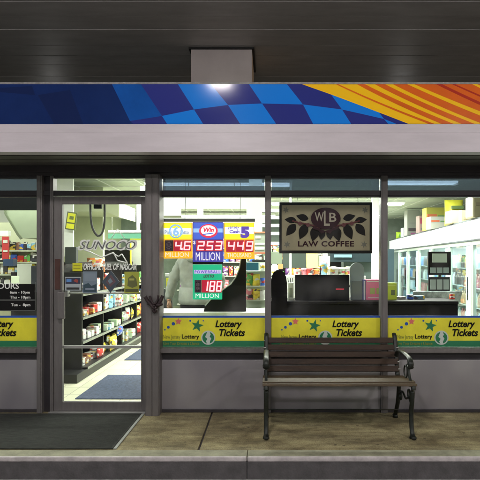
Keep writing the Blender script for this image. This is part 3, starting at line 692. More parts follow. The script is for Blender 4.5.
# ================================================================== INTERIOR: LEFT
gpk = 'goods packed on the long black shelf unit'
def matp(name, px0, y0, px1, y1, z=.008):
    MB()
m_cm = mat('blue_mat', (.055, .075, .13), .9, var=.5, scale=40, bump=.4, bscale=200)
for (x0, x1, y0, y1, lb) in ((-2.0, -.9, .42, 1.50, 'dark blue floor mat just inside the door'), (-2.07, -.9, 2.45, 3.35, 'dark blue floor mat further along the shelves')):
    t = MB().box(x0, x1, y0, y1, .0075, .016, .003).done('floor_mat', m_cm, label=lb, cat='floor mat', group='blue floor mats in the aisle')
# gondola
GX = -2.28; m_sh = mat('shelf_black', (.012, .013, .012), .45, .2, var=.3)
gon = thing('shelf_unit', 'long black shelf unit of snacks seen through the door', 'shelves', (-2.7, 3, 0))
GY0, GY1, SW = 1.37, 6.0, .90
b = MB(); b.box(-3.15, GX + .0, GY0, GY0 + .03, .02, 1.30, .003); b.box(-2.74, -2.71, GY0 + .03, GY1, .02, 1.42); b.done('panel', m_sh, gon)
MB().box(-3.1, GX + .05, 1.08, GY1, .007, .11, .004).done('base', m_sh, gon)
levels = [.13, .44, .74, 1.03]
for z in levels:
    b = MB(); b.box(-2.71, GX + (.06 if z < .2 else 0), GY0 + .031, GY1, z - .022, z, .002); b.done('shelf', m_sh, gon)
    b = MB(); b.box(GX + (.061 if z < .2 else .001), GX + (.066 if z < .2 else .006), GY0 + .031, GY1, z - .026, z + .004); b.done('price_strip', mat('price_strip', (.25, .27, .22), .5, var=.5, scale=30), gon)
yk = GY0 + SW
while yk < GY1: MB().box(-2.71, GX - .03, yk - .012, yk + .012, .13, 1.35).done('divider', m_sh, gon); yk += SW
MB().box(-2.3, GX - .03, GY1 - .01, GY1 + .02, .02, 1.3).done('end_panel', m_sh, gon)
PAL = {'red': (.5, .03, .02), 'orange': (.75, .22, .04), 'yellow': (.75, .62, .06), 'green': (.12, .38, .08), 'blue': (.03, .10, .45), 'white': (.68, .70, .65), 'pink': (.65, .2, .25), 'pale green': (.45, .6, .4), 'brown': (.22, .10, .05), 'purple': (.2, .06, .3), 'light blue': (.25, .5, .65), 'black': (.02, .02, .02)}
def packmat(name, col):
    m = mat(name, col, .35); t = m.node_tree; b = t.nodes['Principled BSDF']
    tc = t.nodes.new('ShaderNodeTexCoord'); oi = t.nodes.new('ShaderNodeObjectInfo'); ml = t.nodes.new('ShaderNodeVectorMath'); ml.operation = 'ADD'
    sc = t.nodes.new('ShaderNodeVectorMath'); sc.operation = 'SCALE'; sc.inputs['Scale'].default_value = 3
    cb = t.nodes.new('ShaderNodeCombineXYZ'); t.links.new(oi.outputs['Random'], cb.inputs[0]); t.links.new(oi.outputs['Random'], cb.inputs[2])
    t.links.new(cb.outputs[0], sc.inputs[0]); t.links.new(tc.outputs['Object'], ml.inputs[0]); t.links.new(sc.outputs[0], ml.inputs[1])
    v = t.nodes.new('ShaderNodeTexVoronoi'); v.distance = 'CHEBYCHEV'; v.inputs['Scale'].default_value = 19
    mp = t.nodes.new('ShaderNodeMapping'); mp.inputs['Scale'].default_value = (1, 1, 1.7); t.links.new(ml.outputs[0], mp.inputs[0]); t.links.new(mp.outputs[0], v.inputs['Vector'])
    sp = t.nodes.new('ShaderNodeSeparateColor'); t.links.new(v.outputs['Color'], sp.inputs[0])
    r = t.nodes.new('ShaderNodeValToRGB'); r.color_ramp.interpolation = 'CONSTANT'
    e = r.color_ramp.elements; e[0].position = 0; e[0].color = (*col, 1); e[1].position = .58; e[1].color = (.65, .66, .6, 1)
    for p, c in ((.72, tuple(c * .35 for c in col)), (.82, (.6, .42, .05)), (.88, (.05, .05, .06)), (.94, (.45, .05, .05))):
        q = e.new(p); q.color = (*c, 1)
    t.links.new(sp.outputs[0], r.inputs[0]); t.links.new(r.outputs[0], b.inputs['Base Color']); return m
PM = {k: packmat('pack_' + k.replace(' ', '_'), v) for k, v in PAL.items()}
def packmesh(w, d, h, kind):
    b = MB()
    if kind == 'bag':
        # pillow bag with crimped ends
        prof = [(-.5, .06), (-.44, .10), (-.25, .46), (0, .55), (.25, .46), (.44, .10), (.5, .06)]
        rows = []
        for tz, th in prof:
            r = []
            for tx, tw in [(-.5, .08), (-.3, .8), (0, 1), (.3, .8), (.5, .08)]:
                r.append((tx * w * (1 - .06 * math.cos(math.pi * tz)), th * tw * d, (tz + .5) * h))
            rows.append(r)
        F1 = [[b.bm.verts.new((x, -yy - .001, z)) for x, yy, z in r] for r in rows]; F2 = [[b.bm.verts.new((x, yy + .001, z)) for x, yy, z in r] for r in rows]
        for G_ in (F1, F2):
            for i in range(6):
                for j in range(4):
                    f = b.bm.faces.new((G_[i][j], G_[i][j + 1], G_[i + 1][j + 1], G_[i + 1][j])); f.smooth = True
        for i in range(6):
            b.bm.faces.new((F1[i][0], F1[i + 1][0], F2[i + 1][0], F2[i][0])); b.bm.faces.new((F1[i][4], F1[i + 1][4], F2[i + 1][4], F2[i][4]))
        for j in range(4):
            b.bm.faces.new((F1[0][j], F1[0][j + 1], F2[0][j + 1], F2[0][j])); b.bm.faces.new((F1[6][j], F1[6][j + 1], F2[6][j + 1], F2[6][j]))
    else: b.box(-w / 2, w / 2, -d / 2, d / 2, 0, h, min(w, d, h) * .08)
    return b
def pack(name, loc, w, d, h, kind, colname, label, cat, group, rz=0, tilt=0, cache={}):
    key = (round(w, 3), round(d, 3), round(h, 3), kind, colname)
    if key not in cache:
        o = packmesh(w, d, h, kind).done(name, PM[colname]); cache[key] = o.data
    else: o = bpy.data.objects.new(name, cache[key]); C.objects.link(o)
    o.location = loc; o.rotation_euler = (tilt, 0, rz); tag(o, label, cat, group); return o
plan = [  # bay, shelf index -> colours / kind / height
 [(['pink', 'white', 'brown'], 'box', .07), (['white', 'pale green', 'black'], 'box', .09), (['orange', 'white', 'red'], 'box', .09), (['white', 'blue'], 'box', .12)],
 [(['yellow', 'pale green'], 'bag', .15), (['pale green', 'light blue'], 'box', .07), (['white', 'light blue'], 'box', .2), (['orange', 'red'], 'bag', .16)],
 [(['white', 'pale green'], 'box', .12), (['green', 'white', 'yellow'], 'bag', .15), (['white', 'pale green', 'yellow'], 'box', .14), (['light blue', 'white'], 'box', .14)],
 [(['red', 'white'], 'bag', .15), (['yellow', 'orange'], 'bag', .15), (['white', 'blue'], 'box', .14), (['green', 'yellow'], 'bag', .14)],
 [(['blue', 'white'], 'box', .13), (['white', 'green'], 'bag', .15), (['orange', 'yellow'], 'box', .14), (['red', 'white'], 'box', .14)]]
BN = ['bay nearest the door', 'second bay from the door', 'third bay from the door', 'fourth bay from the door', 'bay farthest from the door']
LN = ['bottom shelf', 'second shelf up', 'third shelf up', 'top shelf']
for bi, bay in enumerate(plan):
    for li, (cols, kind, h) in enumerate(bay):
        n = 6 if kind == 'box' else 4
        for i in range(n):
            yy = GY0 + .09 + bi * SW + i * (SW - .1) / n + .03; cn = cols[i % len(cols)]
            z = levels[li] + .001; hh = h * random.choice((.7, .85, 1, 1.15)); cn = random.choice(cols)
            pack('snack_pack', (GX - .09 + random.uniform(-.05, .02), yy, z), (.125 if kind == 'box' else .20) * random.choice((.8, .95)), .14 if kind == 'box' else .07, hh * 1.25, kind, cn,
                 '%s snack %s on the %s of the %s' % (cn, kind, LN[li], BN[bi]), 'snack pack', gpk, rz=R(90) + random.uniform(-.3, .3), tilt=0)
# two loose bags on bottom shelf in front
pack('snack_bag', (GX + .0, 2.05, .135), .26, .07, .14, 'bag', 'red', 'large red bag bulging from the bottom shelf edge', 'snack bag', gpk, rz=R(90))
pack('snack_bag', (GX + .0, 2.62, .135), .30, .08, .20, 'bag', 'yellow', 'large yellow bag bulging from the bottom shelf edge', 'snack bag', gpk, rz=R(90))
pack('snack_bag', (GX + .0, 2.95, .30), .26, .08, .14, 'bag', 'blue', 'blue bag lying above the large yellow bag', 'snack bag', gpk, rz=R(90))
# pale wall, bulkhead, notice behind the door
wl = thing('partition_wall', 'pale yellow green partition wall left of the shelf unit', 'wall', (-3.8, 4.2, 0))
MB().box(-4.6, -2.95, 4.2, 4.3, 0, CH).done('panel', M['wall'], wl)
b = MB(); b.prism([(-4.6, 2.22), (X(106, 3.2), 2.22), (X(119, 3.2), 2.13), (X(119, 3.2), 2.36), (X(105, 3.2), 2.47), (-4.6, 2.47)], 3.2, 4.19); b.done('bulkhead', M['wall'], wl)
b = MB(); b.box(-4.58, X(73, 2.6), 2.6, 2.64, 1.5, CH - .01); b.done('side_panel', M['white'], wl)
t = thing('yellow_notice', 'yellow notice in a dark frame on the pale wall inside', 'notice', (X(71, 2.5), 2.5, Z(229, 2.5)))
Mx = Matrix.Translation((X(71, 2.5), 2.5, Z(221, 2.5))) @ Matrix.Rotation(R(8), 4, 'Y')
MB().box(-.072, .072, 0, .02, -.13, .13, .002, M4=Mx).done('frame', flat((.12, .14, .05)), t)
MB().box(-.055, .055, -.006, -.001, -.02, .112, 0, M4=Mx).done('sheet', flat((.75, .75, .02)), t)
MB().box(-.055, .055, -.006, -.001, -.112, -.04, 0, M4=Mx).done('sheet', flat((.75, .75, .02)), t)
MB().box(-.025, .035, -.009, -.0065, .02, .07, 0, M4=Mx).done('print', flat((.15, .18, .03)), t)
def slab(name, px0, py0, px1, py1, y, dy, col, label, cat, group=None, bev=.004, rough=.5):
    m = col if not isinstance(col, tuple) else flat(col, rough)
    return B(px0, py0, px1, py1, y, dy, bev).done(name, m, label=label, cat=cat, group=group)
slab('monitor', 65, 247, 76, 264, 1.9, .08, (.04, .05, .045), 'dark upright box above the yellow door notice', 'box')
t = thing('black_board', 'large black board behind the lettering on the door glass', 'board', (X(105, 5.0), 5.0, 0))
B(84, 250, 130, 273, 5.0, .05, .005).done('face', M['black'], t)
MB().box(X(86, 5.02), X(89, 5.02), 5.02, 5.06, .0, Z(272, 5)).done('post', M['blackm'], t); MB().box(X(125, 5.02), X(128, 5.02), 5.02, 5.06, .0, Z(272, 5)).done('post', M['blackm'], t)
B(129.9, 243, 130.8, 273, 4.985, .06).done('edge', flat((.7, .6, .05)), t)
t = thing('white_board', 'tall white panel at the right edge of the door glass', 'board', (X(138, 5.3), 5.3, 0))
MB().box(X(130, 5.3), X(152, 5.3), 5.3, 5.4, .0, Z(240, 5.3), .004).done('face', M['white'], t)
B(130, 238.5, 152, 240, 5.29, .12).done('top_trim', flat((.6, .6, .05)), t)
B(131, 277, 152, 279, 5.28, .018).done('stripe', flat((.6, .55, .05)), t)
t = thing('ceiling_post', 'thin white post rising to the strip light inside the door', 'post', (X(138, 5.7), 5.7, 0))
MB().box(X(136.8, 5.75), X(139.3, 5.75), 5.75, 5.80, Z(231, 5.75), CH - .01).done('pole', M['white'], t)
t = thing('hanging_rail', 'white horizontal rail hanging high behind the door glass', 'rail', (X(126, 5.85), 5.85, Z(232, 5.85)))
B(108, 230.2, 165, 232.4, 5.85, .05).done('bar', M['white'], t)
for p in (112, 160): MB().tube([(X(p, 5.87), 5.87, Z(231, 5.85)), (X(p, 5.87), 5.87, CH)], .006).done('wire', M['alu_light'], t)
slab('header_board', 108, 233.5, 168, 238.5, 8.0, .05, (.10, .33, .25), 'green header board on the back shelves seen through the door', 'board')
pack('snack_display', (X(96, 3.0), 3.0, Z(272, 3.0)), .28, .12, .22, 'bag', 'orange', 'orange and white pack standing behind the yellow door notice', 'snack pack', None)
slab('stand', 90, 271, 102, 300, 3.05, .1, (.03, .03, .03), 'black stand below the orange pack behind the door', 'stand')
# back shelves filling the far end
def backshelf(x0, x1, y, label):
    t = thing('wall_shelf', label, 'shelves', ((x0 + x1) / 2, y, 0), 'wall shelves at the back of the shop')
    MB().box(x0, x1, y + .38, y + .42, 0, 2.0).done('back', flat((.18, .2, .18)), t)
    for z in (.2, .6, 1.0, 1.4, 1.8): MB().box(x0, x1, y, y + .38, z - .03, z).done('shelf', flat((.35, .36, .32)), t)
    return t
rng = random.Random(3)
def stock(x0, x1, y, label):
    names = list(PAL)
    for zi, z in enumerate((.2, .6, 1.0, 1.4, 1.8)):
        x = x0 + .08
        while x < x1 - .08:
            cn = rng.choice(names); w = rng.choice((.11, .15)); h = rng.choice((.16, .22, .28))
            pack('grocery', (x + w / 2, y + .1, z + .001), w, .08, h, rng.choice(('box', 'bag')), cn, '%s pack on the %s' % (cn, label), 'grocery pack', 'groceries on the back wall shelves')
            x += w + .03
backshelf(-2.6, -.3, 9.6, 'wall shelves at the far end behind the hooded person'); stock(-2.6, -.3, 9.6, 'far shelves behind the hooded person')
backshelf(-.1, 2.0, 9.6, 'wall shelves at the far end behind the coffee sign'); stock(-.1, 2.0, 9.6, 'far shelves behind the coffee sign')
# LEFT WINDOW ------------------------------------------------------
t = thing('sloped_hood', 'pale green sloped hood hanging inside the left window', 'hood', (X(22, .9), .9, Z(237, .9)))
b = MB(); b.prism(PP([(4, 200), (42, 200), (42, 238.2), (23, 238.2), (19, 233), (7, 214)], .9), .9, 1.5); b.done('panel', mat('hood_green', (.19, .23, .145), .6, var=.08), t)
b = MB(); b.prism(PP([(2.8, 200), (4, 200), (7, 214), (19, 233), (23, 238.2), (21, 239.5), (17.5, 235), (5.4, 214.5)], .9), .88, .9 - .001); b.done('trim', flat((.08, .10, .055)), t)
slab('valance', -60, 197.5, 40, 210, .35, .04, (.015, .018, .02), 'black valance across the top of the left window', 'valance')
rk = thing('magazine_rack', 'pale rack packed with small goods inside the left window', 'rack', (X(10, 1.7), 1.7, 0))
MB().box(-4.5, X(42, 1.9), 1.9, 1.95, .0, 1.95).done('back', M['wall'], rk)
for q in (250, 262, 274, 286, 300): MB().box(-4.4, X(42, 1.7), 1.7, 1.9, Z(q, 1.7) - .02, Z(q, 1.7)).done('shelf', flat((.5, .55, .4)), rk)
rows_ = [(250, 'upper'), (262, 'second'), (274, 'third'), (286, 'fourth'), (300, 'lowest')]
for qi, (q, nm) in enumerate(rows_):
    x = -4.3
    while x < X(40, 1.7):
        cn = rng.choice(['red', 'white', 'black', 'pale green', 'blue', 'brown', 'white', 'yellow', 'light blue', 'black', 'green'])
        w = rng.choice((.035, .05, .08)); h = rng.choice((.08, .10, .125))
        pack('packet', (x + w / 2, 1.76, Z(q, 1.7) + .001), w, .04, h, 'box', cn, '%s packet on the %s ledge of the left window rack' % (cn, nm), 'packet', 'small packets on the rack in the left window', tilt=-.1)
        x += w + .006
t = thing('red_notice', 'red notice at the far left of the left window', 'notice', (X(5, 1.5), 1.5, Z(262, 1.5)))
B(1.8, 236.5, 8.6, 260, 1.5, .02, .002).done('sheet', flat((.45, .04, .04)), t); B(3, 240, 7.4, 243, 1.494, .005).done('print', flat((.6, .6, .5)), t); B(3, 250, 7.4, 252, 1.494, .005).done('print', flat((.6, .6, .5)), t)
b = MB(); b.box(-4.4, X(10, 1.6), 1.55, 1.62, Z(236, 1.6), Z(231, 1.6)); b.done('light_ledge', M['white'], label='white ledge above the red notice in the left window', cat='ledge')
slab('leaflet', 17, 264, 31.5, 284, 1.2, .01, (.5, .55, .45), 'pale leaflet above the hours sign', 'leaflet', 'leaflets in the left window')
slab('leaflet', 11, 276, 19, 283.8, 1.0, .01, (.55, .65, .45), 'small pale green leaflet above the hours sign', 'leaflet', 'leaflets in the left window')
slab('camera_box', 3, 259, 13, 266, 1.3, .1, (.03, .06, .12), 'dark blue box beside the red notice', 'box')
slab('dark_case', 31, 266, 39, 292, 1.1, .2, (.02, .025, .03), 'dark case at the right edge of the left window', 'case')
# ================================================================== WINDOW 2: PEOPLE, COUNTER
m_ctr = mat('black_counter', (.005, .005, .006), .5, var=.3, spec=.1)
t = thing('service_counter', 'long black counter front inside the windows behind the bench', 'counter', (1.0, .9, 0))
MB().box(X(270, .8), X(458, .8), .8, 1.25, .006, Z(304, .8), .004).done('body', m_ctr, t)
MB().box(X(269.5, .77), X(458.5, .77), .77, 1.3, Z(304, .8) + .001, Z(301, .8), .004).done('counter_top', M['black'], t)
t = thing('low_counter', 'white topped low counter below the lottery signs', 'counter', (-.6, .6, 0))
MB().box(X(150, .5), X(264, .5), .55, .95, .006, .86).done('body', m_ctr, t)
MB().box(X(150, .5), X(265.5, .5), .5, 1.0, .861, .895, .004).done('counter_top', M['white'], t)
# white lit soffit with openings above the lottery signs
t = thing('overhead_rack', 'white overhead panel with slots above the lottery signs', 'overhead rack', (X(213, 1.6), 1.6, Z(220, 1.6)))
b = MB(); y_ = 1.6
xs = [(140, 180.6), (197, 203), (246.5, 262)]
B(140, 186, 268, 208.5, y_, .03, 0, b); B(140, 216.5, 268, 223, y_, .03, 0, b)
for a, c in xs: B(a, 208.5, c, 216.5, y_, .03, 0, b)
b.done('panel', emis('backlit_white', (.92, 1, .93), .75, (.8, .85, .8)), t)
for p in (188, 234): MB().tube([(X(p, y_), y_ + .05, Z(190, y_)), (X(p, y_), y_ + .05, CH)], .006).done('wire', M['alu_light'], t)
B(160, 215.6, 181, 217.6, 1.55, .03).done('lip', flat((.3, .33, .2)), t)
t = thing('white_post', 'white upright post right of the lottery signs', 'post', (X(258, 2.2), 2.2, 0))
MB().box(X(249, 2.2), X(262, 2.2), 2.2, 2.3, Z(232, 2.2), CH - .01).done('panel', M['white'], t)
t = thing('menu_board', 'brown and white menu board beside the lottery signs', 'board', (X(259, 2.0), 2.0, Z(254, 2)))
B(254, 233, 265.5, 254, 2.0, .03, .003).done('face', flat((.22, .25, .20)), t)
B(255.5, 236, 260.5, 238.3, 1.995, .004).done('print', flat((.75, .6, .5)), t); B(255, 243, 264.5, 244.6, 1.995, .004).done('print', flat((.6, .65, .6)), t); B(255, 247, 264.5, 249.6, 1.995, .004).done('print', flat((.6, .65, .6)), t)
B(254, 231.6, 266, 233, 1.99, .03).done('trim', flat((.4, .12, .06)), t); B(254, 252.3, 266, 253.8, 1.99, .009).done('trim', flat((.4, .12, .06)), t)
# product stand right of the black panel
t = thing('bag_stand', 'wire stand of yellow bags right of the black panel', 'stand', (X(254, 1.6), 1.6, 0))
MB().box(X(245, 1.8), X(266, 1.8), 1.8, 1.83, .0, Z(262, 1.8)).done('back', flat((.45, .5, .42)), t)
for q in (271, 286, 300, 309): MB().box(X(245, 1.6), X(266, 1.6), 1.6, 1.8, Z(q, 1.6) - .012, Z(q, 1.6)).done('shelf', flat((.55, .6, .5)), t)
slab('blue_sign', 246, 262.5, 258.6, 270.5, 1.5, .02, (.03, .22, .35), 'teal card sign on top of the bag stand', 'sign')
for i, (px, q, cn, w, h) in enumerate([(249.5, 286, 'green', .10, .16), (256, 286, 'yellow', .10, .15), (249.5, 300, 'pink', .09, .14), (256.5, 300, 'yellow', .10, .14), (262.5, 286, 'blue', .06, .10), (262, 300, 'white', .07, .12), (262.5, 271, 'white', .07, .1)]):
    pack('snack_bag', (X(px, 1.65), 1.65, Z(q, 1.6) + .001), w, .05, h, 'bag', cn, '%s bag on the %s row of the stand right of the black panel' % (cn, 'middle' if q == 286 else 'lower' if q == 300 else 'top'), 'snack bag', 'bags on the small stand')
for i, (a, q0, c, q1, col, lb) in enumerate([(166, 278, 173, 287, (.6, .6, .05), 'yellow card left of the hooded person'), (165, 273.5, 174, 276.5, (.6, .65, .6), 'white box above the yellow card'), (163, 289, 172, 310, (.05, .06, .06), 'dark case on the low counter left of the hooded person')]):
    slab('counter_card' if i < 2 else 'case', a, q0, c, q1, 1.5 if i < 2 else 1.3, .06, col, lb, 'card' if i < 2 else 'case')
t = thing('counter_screen', 'tall black curved panel standing beside the hooded person', 'panel', (X(228, .45), .45, .895))
P = [(203, 314.5), (205, 306), (212, 298), (222, 290.5), (231, 284), (236, 277), (239.5, 268), (241, 258), (246, 258), (246, 314.5)]
b = MB(); b.prism(PP(P, .62), .62, .70); b.done('face', mat('panel_charcoal', (.010, .009, .009), .6, spec=.15, var=.3, scale=4), t)
b = MB(); b.tube([(X(p, .61), .615, Z(q, .61)) for p, q in P[1:8]], .006); b.done('edge_trim', flat((.3, .33, .3)), t)
# ------------------------------------------------------------------ person
def skin(chains, sub=2, fold=0):
    """chains: list of (points, radii) with branches starting on shared points -> mesh"""
    verts = []; edges = []; rad = []; idx = {}
    for pts, rr in chains:
        prev = None
        for p, r in zip(pts, rr):
            k = tuple(round(c, 4) for c in p)
            if k not in idx: idx[k] = len(verts); verts.append(p); rad.append(r)
            if prev is not None and prev != idx[k]: edges.append((prev, idx[k]))
            prev = idx[k]
    me = bpy.data.meshes.new('sk'); me.from_pydata(verts, edges, []); o = bpy.data.objects.new('sk', me); C.objects.link(o)
    md = o.modifiers.new('s', 'SKIN'); md.use_smooth_shade = True
    for i, r in enumerate(rad):
        sv = me.skin_vertices[0].data[i]; sv.radius = r if isinstance(r, tuple) else (r, r)
    me.skin_vertices[0].data[0].use_root = True
    m2 = o.modifiers.new('u', 'SUBSURF'); m2.levels = sub; m2.render_levels = sub
    bpy.context.view_layer.update(); dg = bpy.context.evaluated_depsgraph_get()
    out = bpy.data.meshes.new_from_object(o.evaluated_get(dg)); bpy.data.objects.remove(o)
    if fold:
        from mathutils import noise
        for v in out.vertices:
            c = v.co; q = noise.noise(Vector((c.x * 9, c.y * 9, c.z * 16 + c.x * 14))) + .5 * noise.noise(Vector((c.x * 22, c.y * 20, c.z * 34)))
            v.co = c + v.normal * q * fold
    return out
def joinm(name, meshes, m, parent=None):
    bm = bmesh.new()
    for q in meshes: bm.from_mesh(q)
    for f in bm.faces: f.smooth = True; f.material_index = 0
    me = bpy.data.meshes.new(name); bm.to_mesh(me); bm.free(); me.materials.append(m)
    o = bpy.data.objects.new(name, me); C.objects.link(o)
    if parent is not None: o.parent = parent
    return o
def hand(w, d, side):
    """five-finger hand at wrist w pointing along d"""
    d = Vector(d).normalized(); s = Vector((0, 1, 0)) - d * d.y; s.normalize(); n = d.cross(s)
    w = Vector(w); ms = []
    ms.append(skin([([w - d * .02, w + d * .03, w + d * .085], [(.026, .022), (.034, .018), (.038, .016)])], 2))
    for i, L in enumerate((.062, .075, .080, .070)):
        o = s * ((i - 1.5) * .020); b0 = w + d * .07 + o
        ms.append(skin([([b0, b0 + d * .03, b0 + d * (L * .6 + .01) + n * .012 * side, b0 + d * L + n * .032 * side], [.0095, .009, .0085, .007])], 1))
    th = w + d * .03 + s * -.03
    ms.append(skin([([th, th + d * .025 - s * .02, th + d * .055 - s * .028 + n * .012 * side], [.012, .011, .0085])], 1))
    return ms
m_skin = mat('skin', (.38, .22, .14), .55, var=.1); m_hood = mat('hoodie_grey', (.30, .33, .285), .9, var=.2, scale=9, bump=.5, bscale=14); m_trs = mat('dark_trousers', (.02, .02, .025), .8); m_hair = mat('hair', (.02, .014, .01), .6, var=.4, scale=40)
PX = X(200, 1.25)
sw = [(-.19, 0, 1.40), (-.285, .01, 1.24), (-.33, .0, 1.12), (-.345, -.05, 1.0), (-.335, -.09, .945)]
sr = [(.19, 0, 1.40), (.30, .03, 1.28), (.355, .07, 1.17), (.26, .19, 1.10), (.17, .25, 1.10)]
body = joinm('person', [skin([([(0, 0, .98), (0, -.01, 1.15), (0, -.01, 1.34), (0, 0, 1.45), (0, .01, 1.52), (0, .02, 1.58), (0, .025, 1.66), (0, .015, 1.73)], [(.12, .09), (.14, .10), (.16, .10), (.09, .08), (.055, .055), (.066, .08), (.078, .095), (.05, .06)]),
    ([(0, -.01, 1.34)] + sw, [.1, .06, .048, .042, .034, .028]), ([(0, -.01, 1.34)] + sr, [.1, .06, .048, .042, .034, .028]),
    ([(0, 0, .98), (-.09, 0, .86), (-.11, .01, .50), (-.12, -.01, .10), (-.12, .10, .05)], [.1, .08, .06, .042, .035]), ([(0, 0, .98), (.09, 0, .86), (.11, .01, .50), (.12, -.01, .10), (.12, .10, .05)], [.1, .08, .06, .042, .035])])]
    + hand(sw[-1], (.1, -.35, -.5), -1) + hand(sr[-1], (-1, .2, -.1), 1)
    + [skin([([(0, .10, 1.63), (0, .125, 1.615)], [.012, .014])], 1), skin([([(-.03, .105, 1.655), (-.03, .112, 1.655)], [.012, .010])], 1), skin([([(.03, .105, 1.655), (.03, .112, 1.655)], [.012, .010])], 1), skin([([(-.025, .10, 1.585), (.025, .10, 1.585)], [.008, .008])], 1),
       skin([([(-.083, .015, 1.66), (-.092, .01, 1.63)], [.014, .010])], 1), skin([([(.083, .015, 1.66), (.092, .01, 1.63)], [.014, .010])], 1)], m_skin)
tag(body, 'person in a pale grey hooded top standing behind the lottery signs', 'person')
joinm('hoodie', [skin([([(0, 0, .965), (0, -.005, 1.10), (0, -.01, 1.24), (0, -.01, 1.36), (0, 0, 1.455)], [(.215, .15), (.21, .15), (.215, .145), (.20, .13), (.10, .10)]),
    ([(0, -.01, 1.36)] + sw[:-1] + [(-.34, -.075, .965)], [.14, .088, .080, .075, .058, .046]), ([(0, -.01, 1.36)] + sr, [.14, .088, .080, .075, .06, .046])], 3, .016),
    skin([([(-.09, -.02, 1.46), (-.07, -.10, 1.47), (0, -.13, 1.46), (.07, -.10, 1.47), (.09, -.02, 1.46)], [.035, .045, .05, .045, .035])])], m_hood, body)
b = MB(); b.tube([(0, 0, 1.03), (0, 0, .97), (0, 0, .90), (0, 0, .84), (0, 0, .79)], [.155, .16, .165, .16, .10], 24, flatx=1.22)
for sg in (-1, 1): b.tube([(sg * .095, 0, .90), (sg * .105, 0, .75), (sg * .112, .015, .50), (sg * .12, -.005, .28), (sg * .122, -.01, .07)], [.10, .105, .085, .078, .072], 18)
o = b.done('trousers', m_trs); o.parent = body
b = MB(); b.tube([(0, -.005, 1.12), (0, -.005, 1.04), (0, -.005, .97), (0, -.005, .925), (0, -.005, .915)], [.172, .180, .184, .178, .165], 28, flatx=1.22)
o = b.done('hem', m_hood); o.parent = body
joinm('shoes', [skin([([(s * .12, -.04, .055), (s * .12, .08, .05), (s * .125, .18, .04)], [.05, .048, .035])]) for s in (-1, 1)], M['black'], body)
joinm('hair', [skin([([(0, -.02, 1.60), (0, -.03, 1.67), (0, .0, 1.755), (0, .06, 1.745)], [(.07, .06), (.088, .08), (.07, .075), (.05, .05)])])], m_hair, body)
body.location = (PX - .06, 1.25, .006); body.scale = (.88, .95, 1)
# ================================================================== WINDOW 3
t = thing('office_chair', 'black high backed chair behind the window left of the cash desk box', 'chair', (X(279, .6), .65, 0))
b = MB(); P = [(271.5, 313), (271.3, 280), (272.5, 274), (275, 270.8), (279, 269.6), (283, 271), (285.8, 275), (287, 283), (287.3, 313)]
b.prism(PP(P, .55), .55, .62); bmesh.ops.bevel(b.bm, geom=list(b.bm.edges), offset=.012, segments=2, affect='EDGES'); b.done('backrest', mat('chair_black', (.008, .007, .009), .8, spec=.1, var=.3), t)
MB().box(X(270, .55), X(288, .55), .5, .78, .44, .50, .02).done('seat', M['black'], t)
MB().tube([(X(279, .65), .65, .06), (X(279, .65), .65, .44)], .025).done('stem', M['blackm'], t)
b = MB()
for a in range(0, 360, 72): b.tube([(X(279, .65), .65, .08), (X(279, .65) + .2 * math.cos(R(a)), .65 + .12 * math.sin(R(a)), .035)], .014)
b.done('foot', M['blackm'], t)
t = thing('cash_desk_monitor', 'wide black back of a monitor with a thin red stripe', 'monitor', (X(322, .95), .95, Z(301, .95)))
B(295.2, 274.8, 349.5, 300.0, .95, .09, .006).done('case', M['black'], t)
B(336, 288.6, 344, 289.6, .947, .003).done('red_stripe', emis('red_led', (.6, .02, .05), .5), t)
B(305, 300, 340, 301.2, .97, .12).done('stand', M['black'], t)
# paddle
t = thing('round_top_panel', 'grey blue panel with a rounded top beside the black monitor', 'panel', (X(357, 1.0), 1.0, Z(301, 1.0)))
P = [(351, 300)] + [(357 - 7.2 * math.cos(R(a)), 270 - 7.4 * math.sin(R(a))) for a in range(0, 181, 15)] + [(363, 300)]
b = MB(); b.prism(PP(P, 1.0), 1.0, 1.03); b.done('face', mat('grey_blue', (.22, .28, .30), .5, var=.1), t)
B(352, 281, 362, 300, .99, .009).done('lower_face', flat((.12, .15, .15)), t)
MB().box(X(350.5, .98), X(363.5, .98), .96, 1.1, Z(301, 1) + .001, Z(299.8, 1)).done('foot', M['white'], t)
# boxes
def carton(px0, py0, px1, py1, y, col, label, deco=(), name='carton', dy=.12, group='cartons on the black counter'):
    t = thing(name, label, 'box', (X((px0 + px1) / 2, y), y, Z(py1, y)), group)
    B(px0, py0, px1, py1, y, dy, .003).done('box', flat(col), t)
    for a, q0, c, q1, cc in deco: B(a, q0, c, q1, y - .003, .0025).done('print', flat(cc), t)
    return t
carton(366, 279.5, 383.5, 301, .98, (.72, .16, .30), 'pink carton behind the window bar', [(367, 281, 383, 282, (.75, .7, .65)), (370, 288, 375, 294, (.35, .4, .1)), (376.5, 288, 381.5, 294, (.35, .4, .1)), (368, 297, 382, 298.2, (.7, .5, .5))])
carton(362.6, 279.5, 365.6, 301, .98, (.08, .10, .30), 'narrow dark blue and white carton left of the pink one', [(363.8, 281, 365.2, 300, (.6, .65, .7))])
carton(386.5, 283, 396.8, 301, 1.0, (.42, .55, .03), 'lime green carton at the right of the window bar', [(391, 290, 395, 295, (.12, .16, .05)), (387.5, 285, 395.5, 286, (.5, .62, .1))])
carton(288.3, 283, 293.5, 301, 1.0, (.55, .6, .52), 'small pale carton left of the black monitor', [(289.5, 288, 292.5, 297, (.25, .3, .22))])
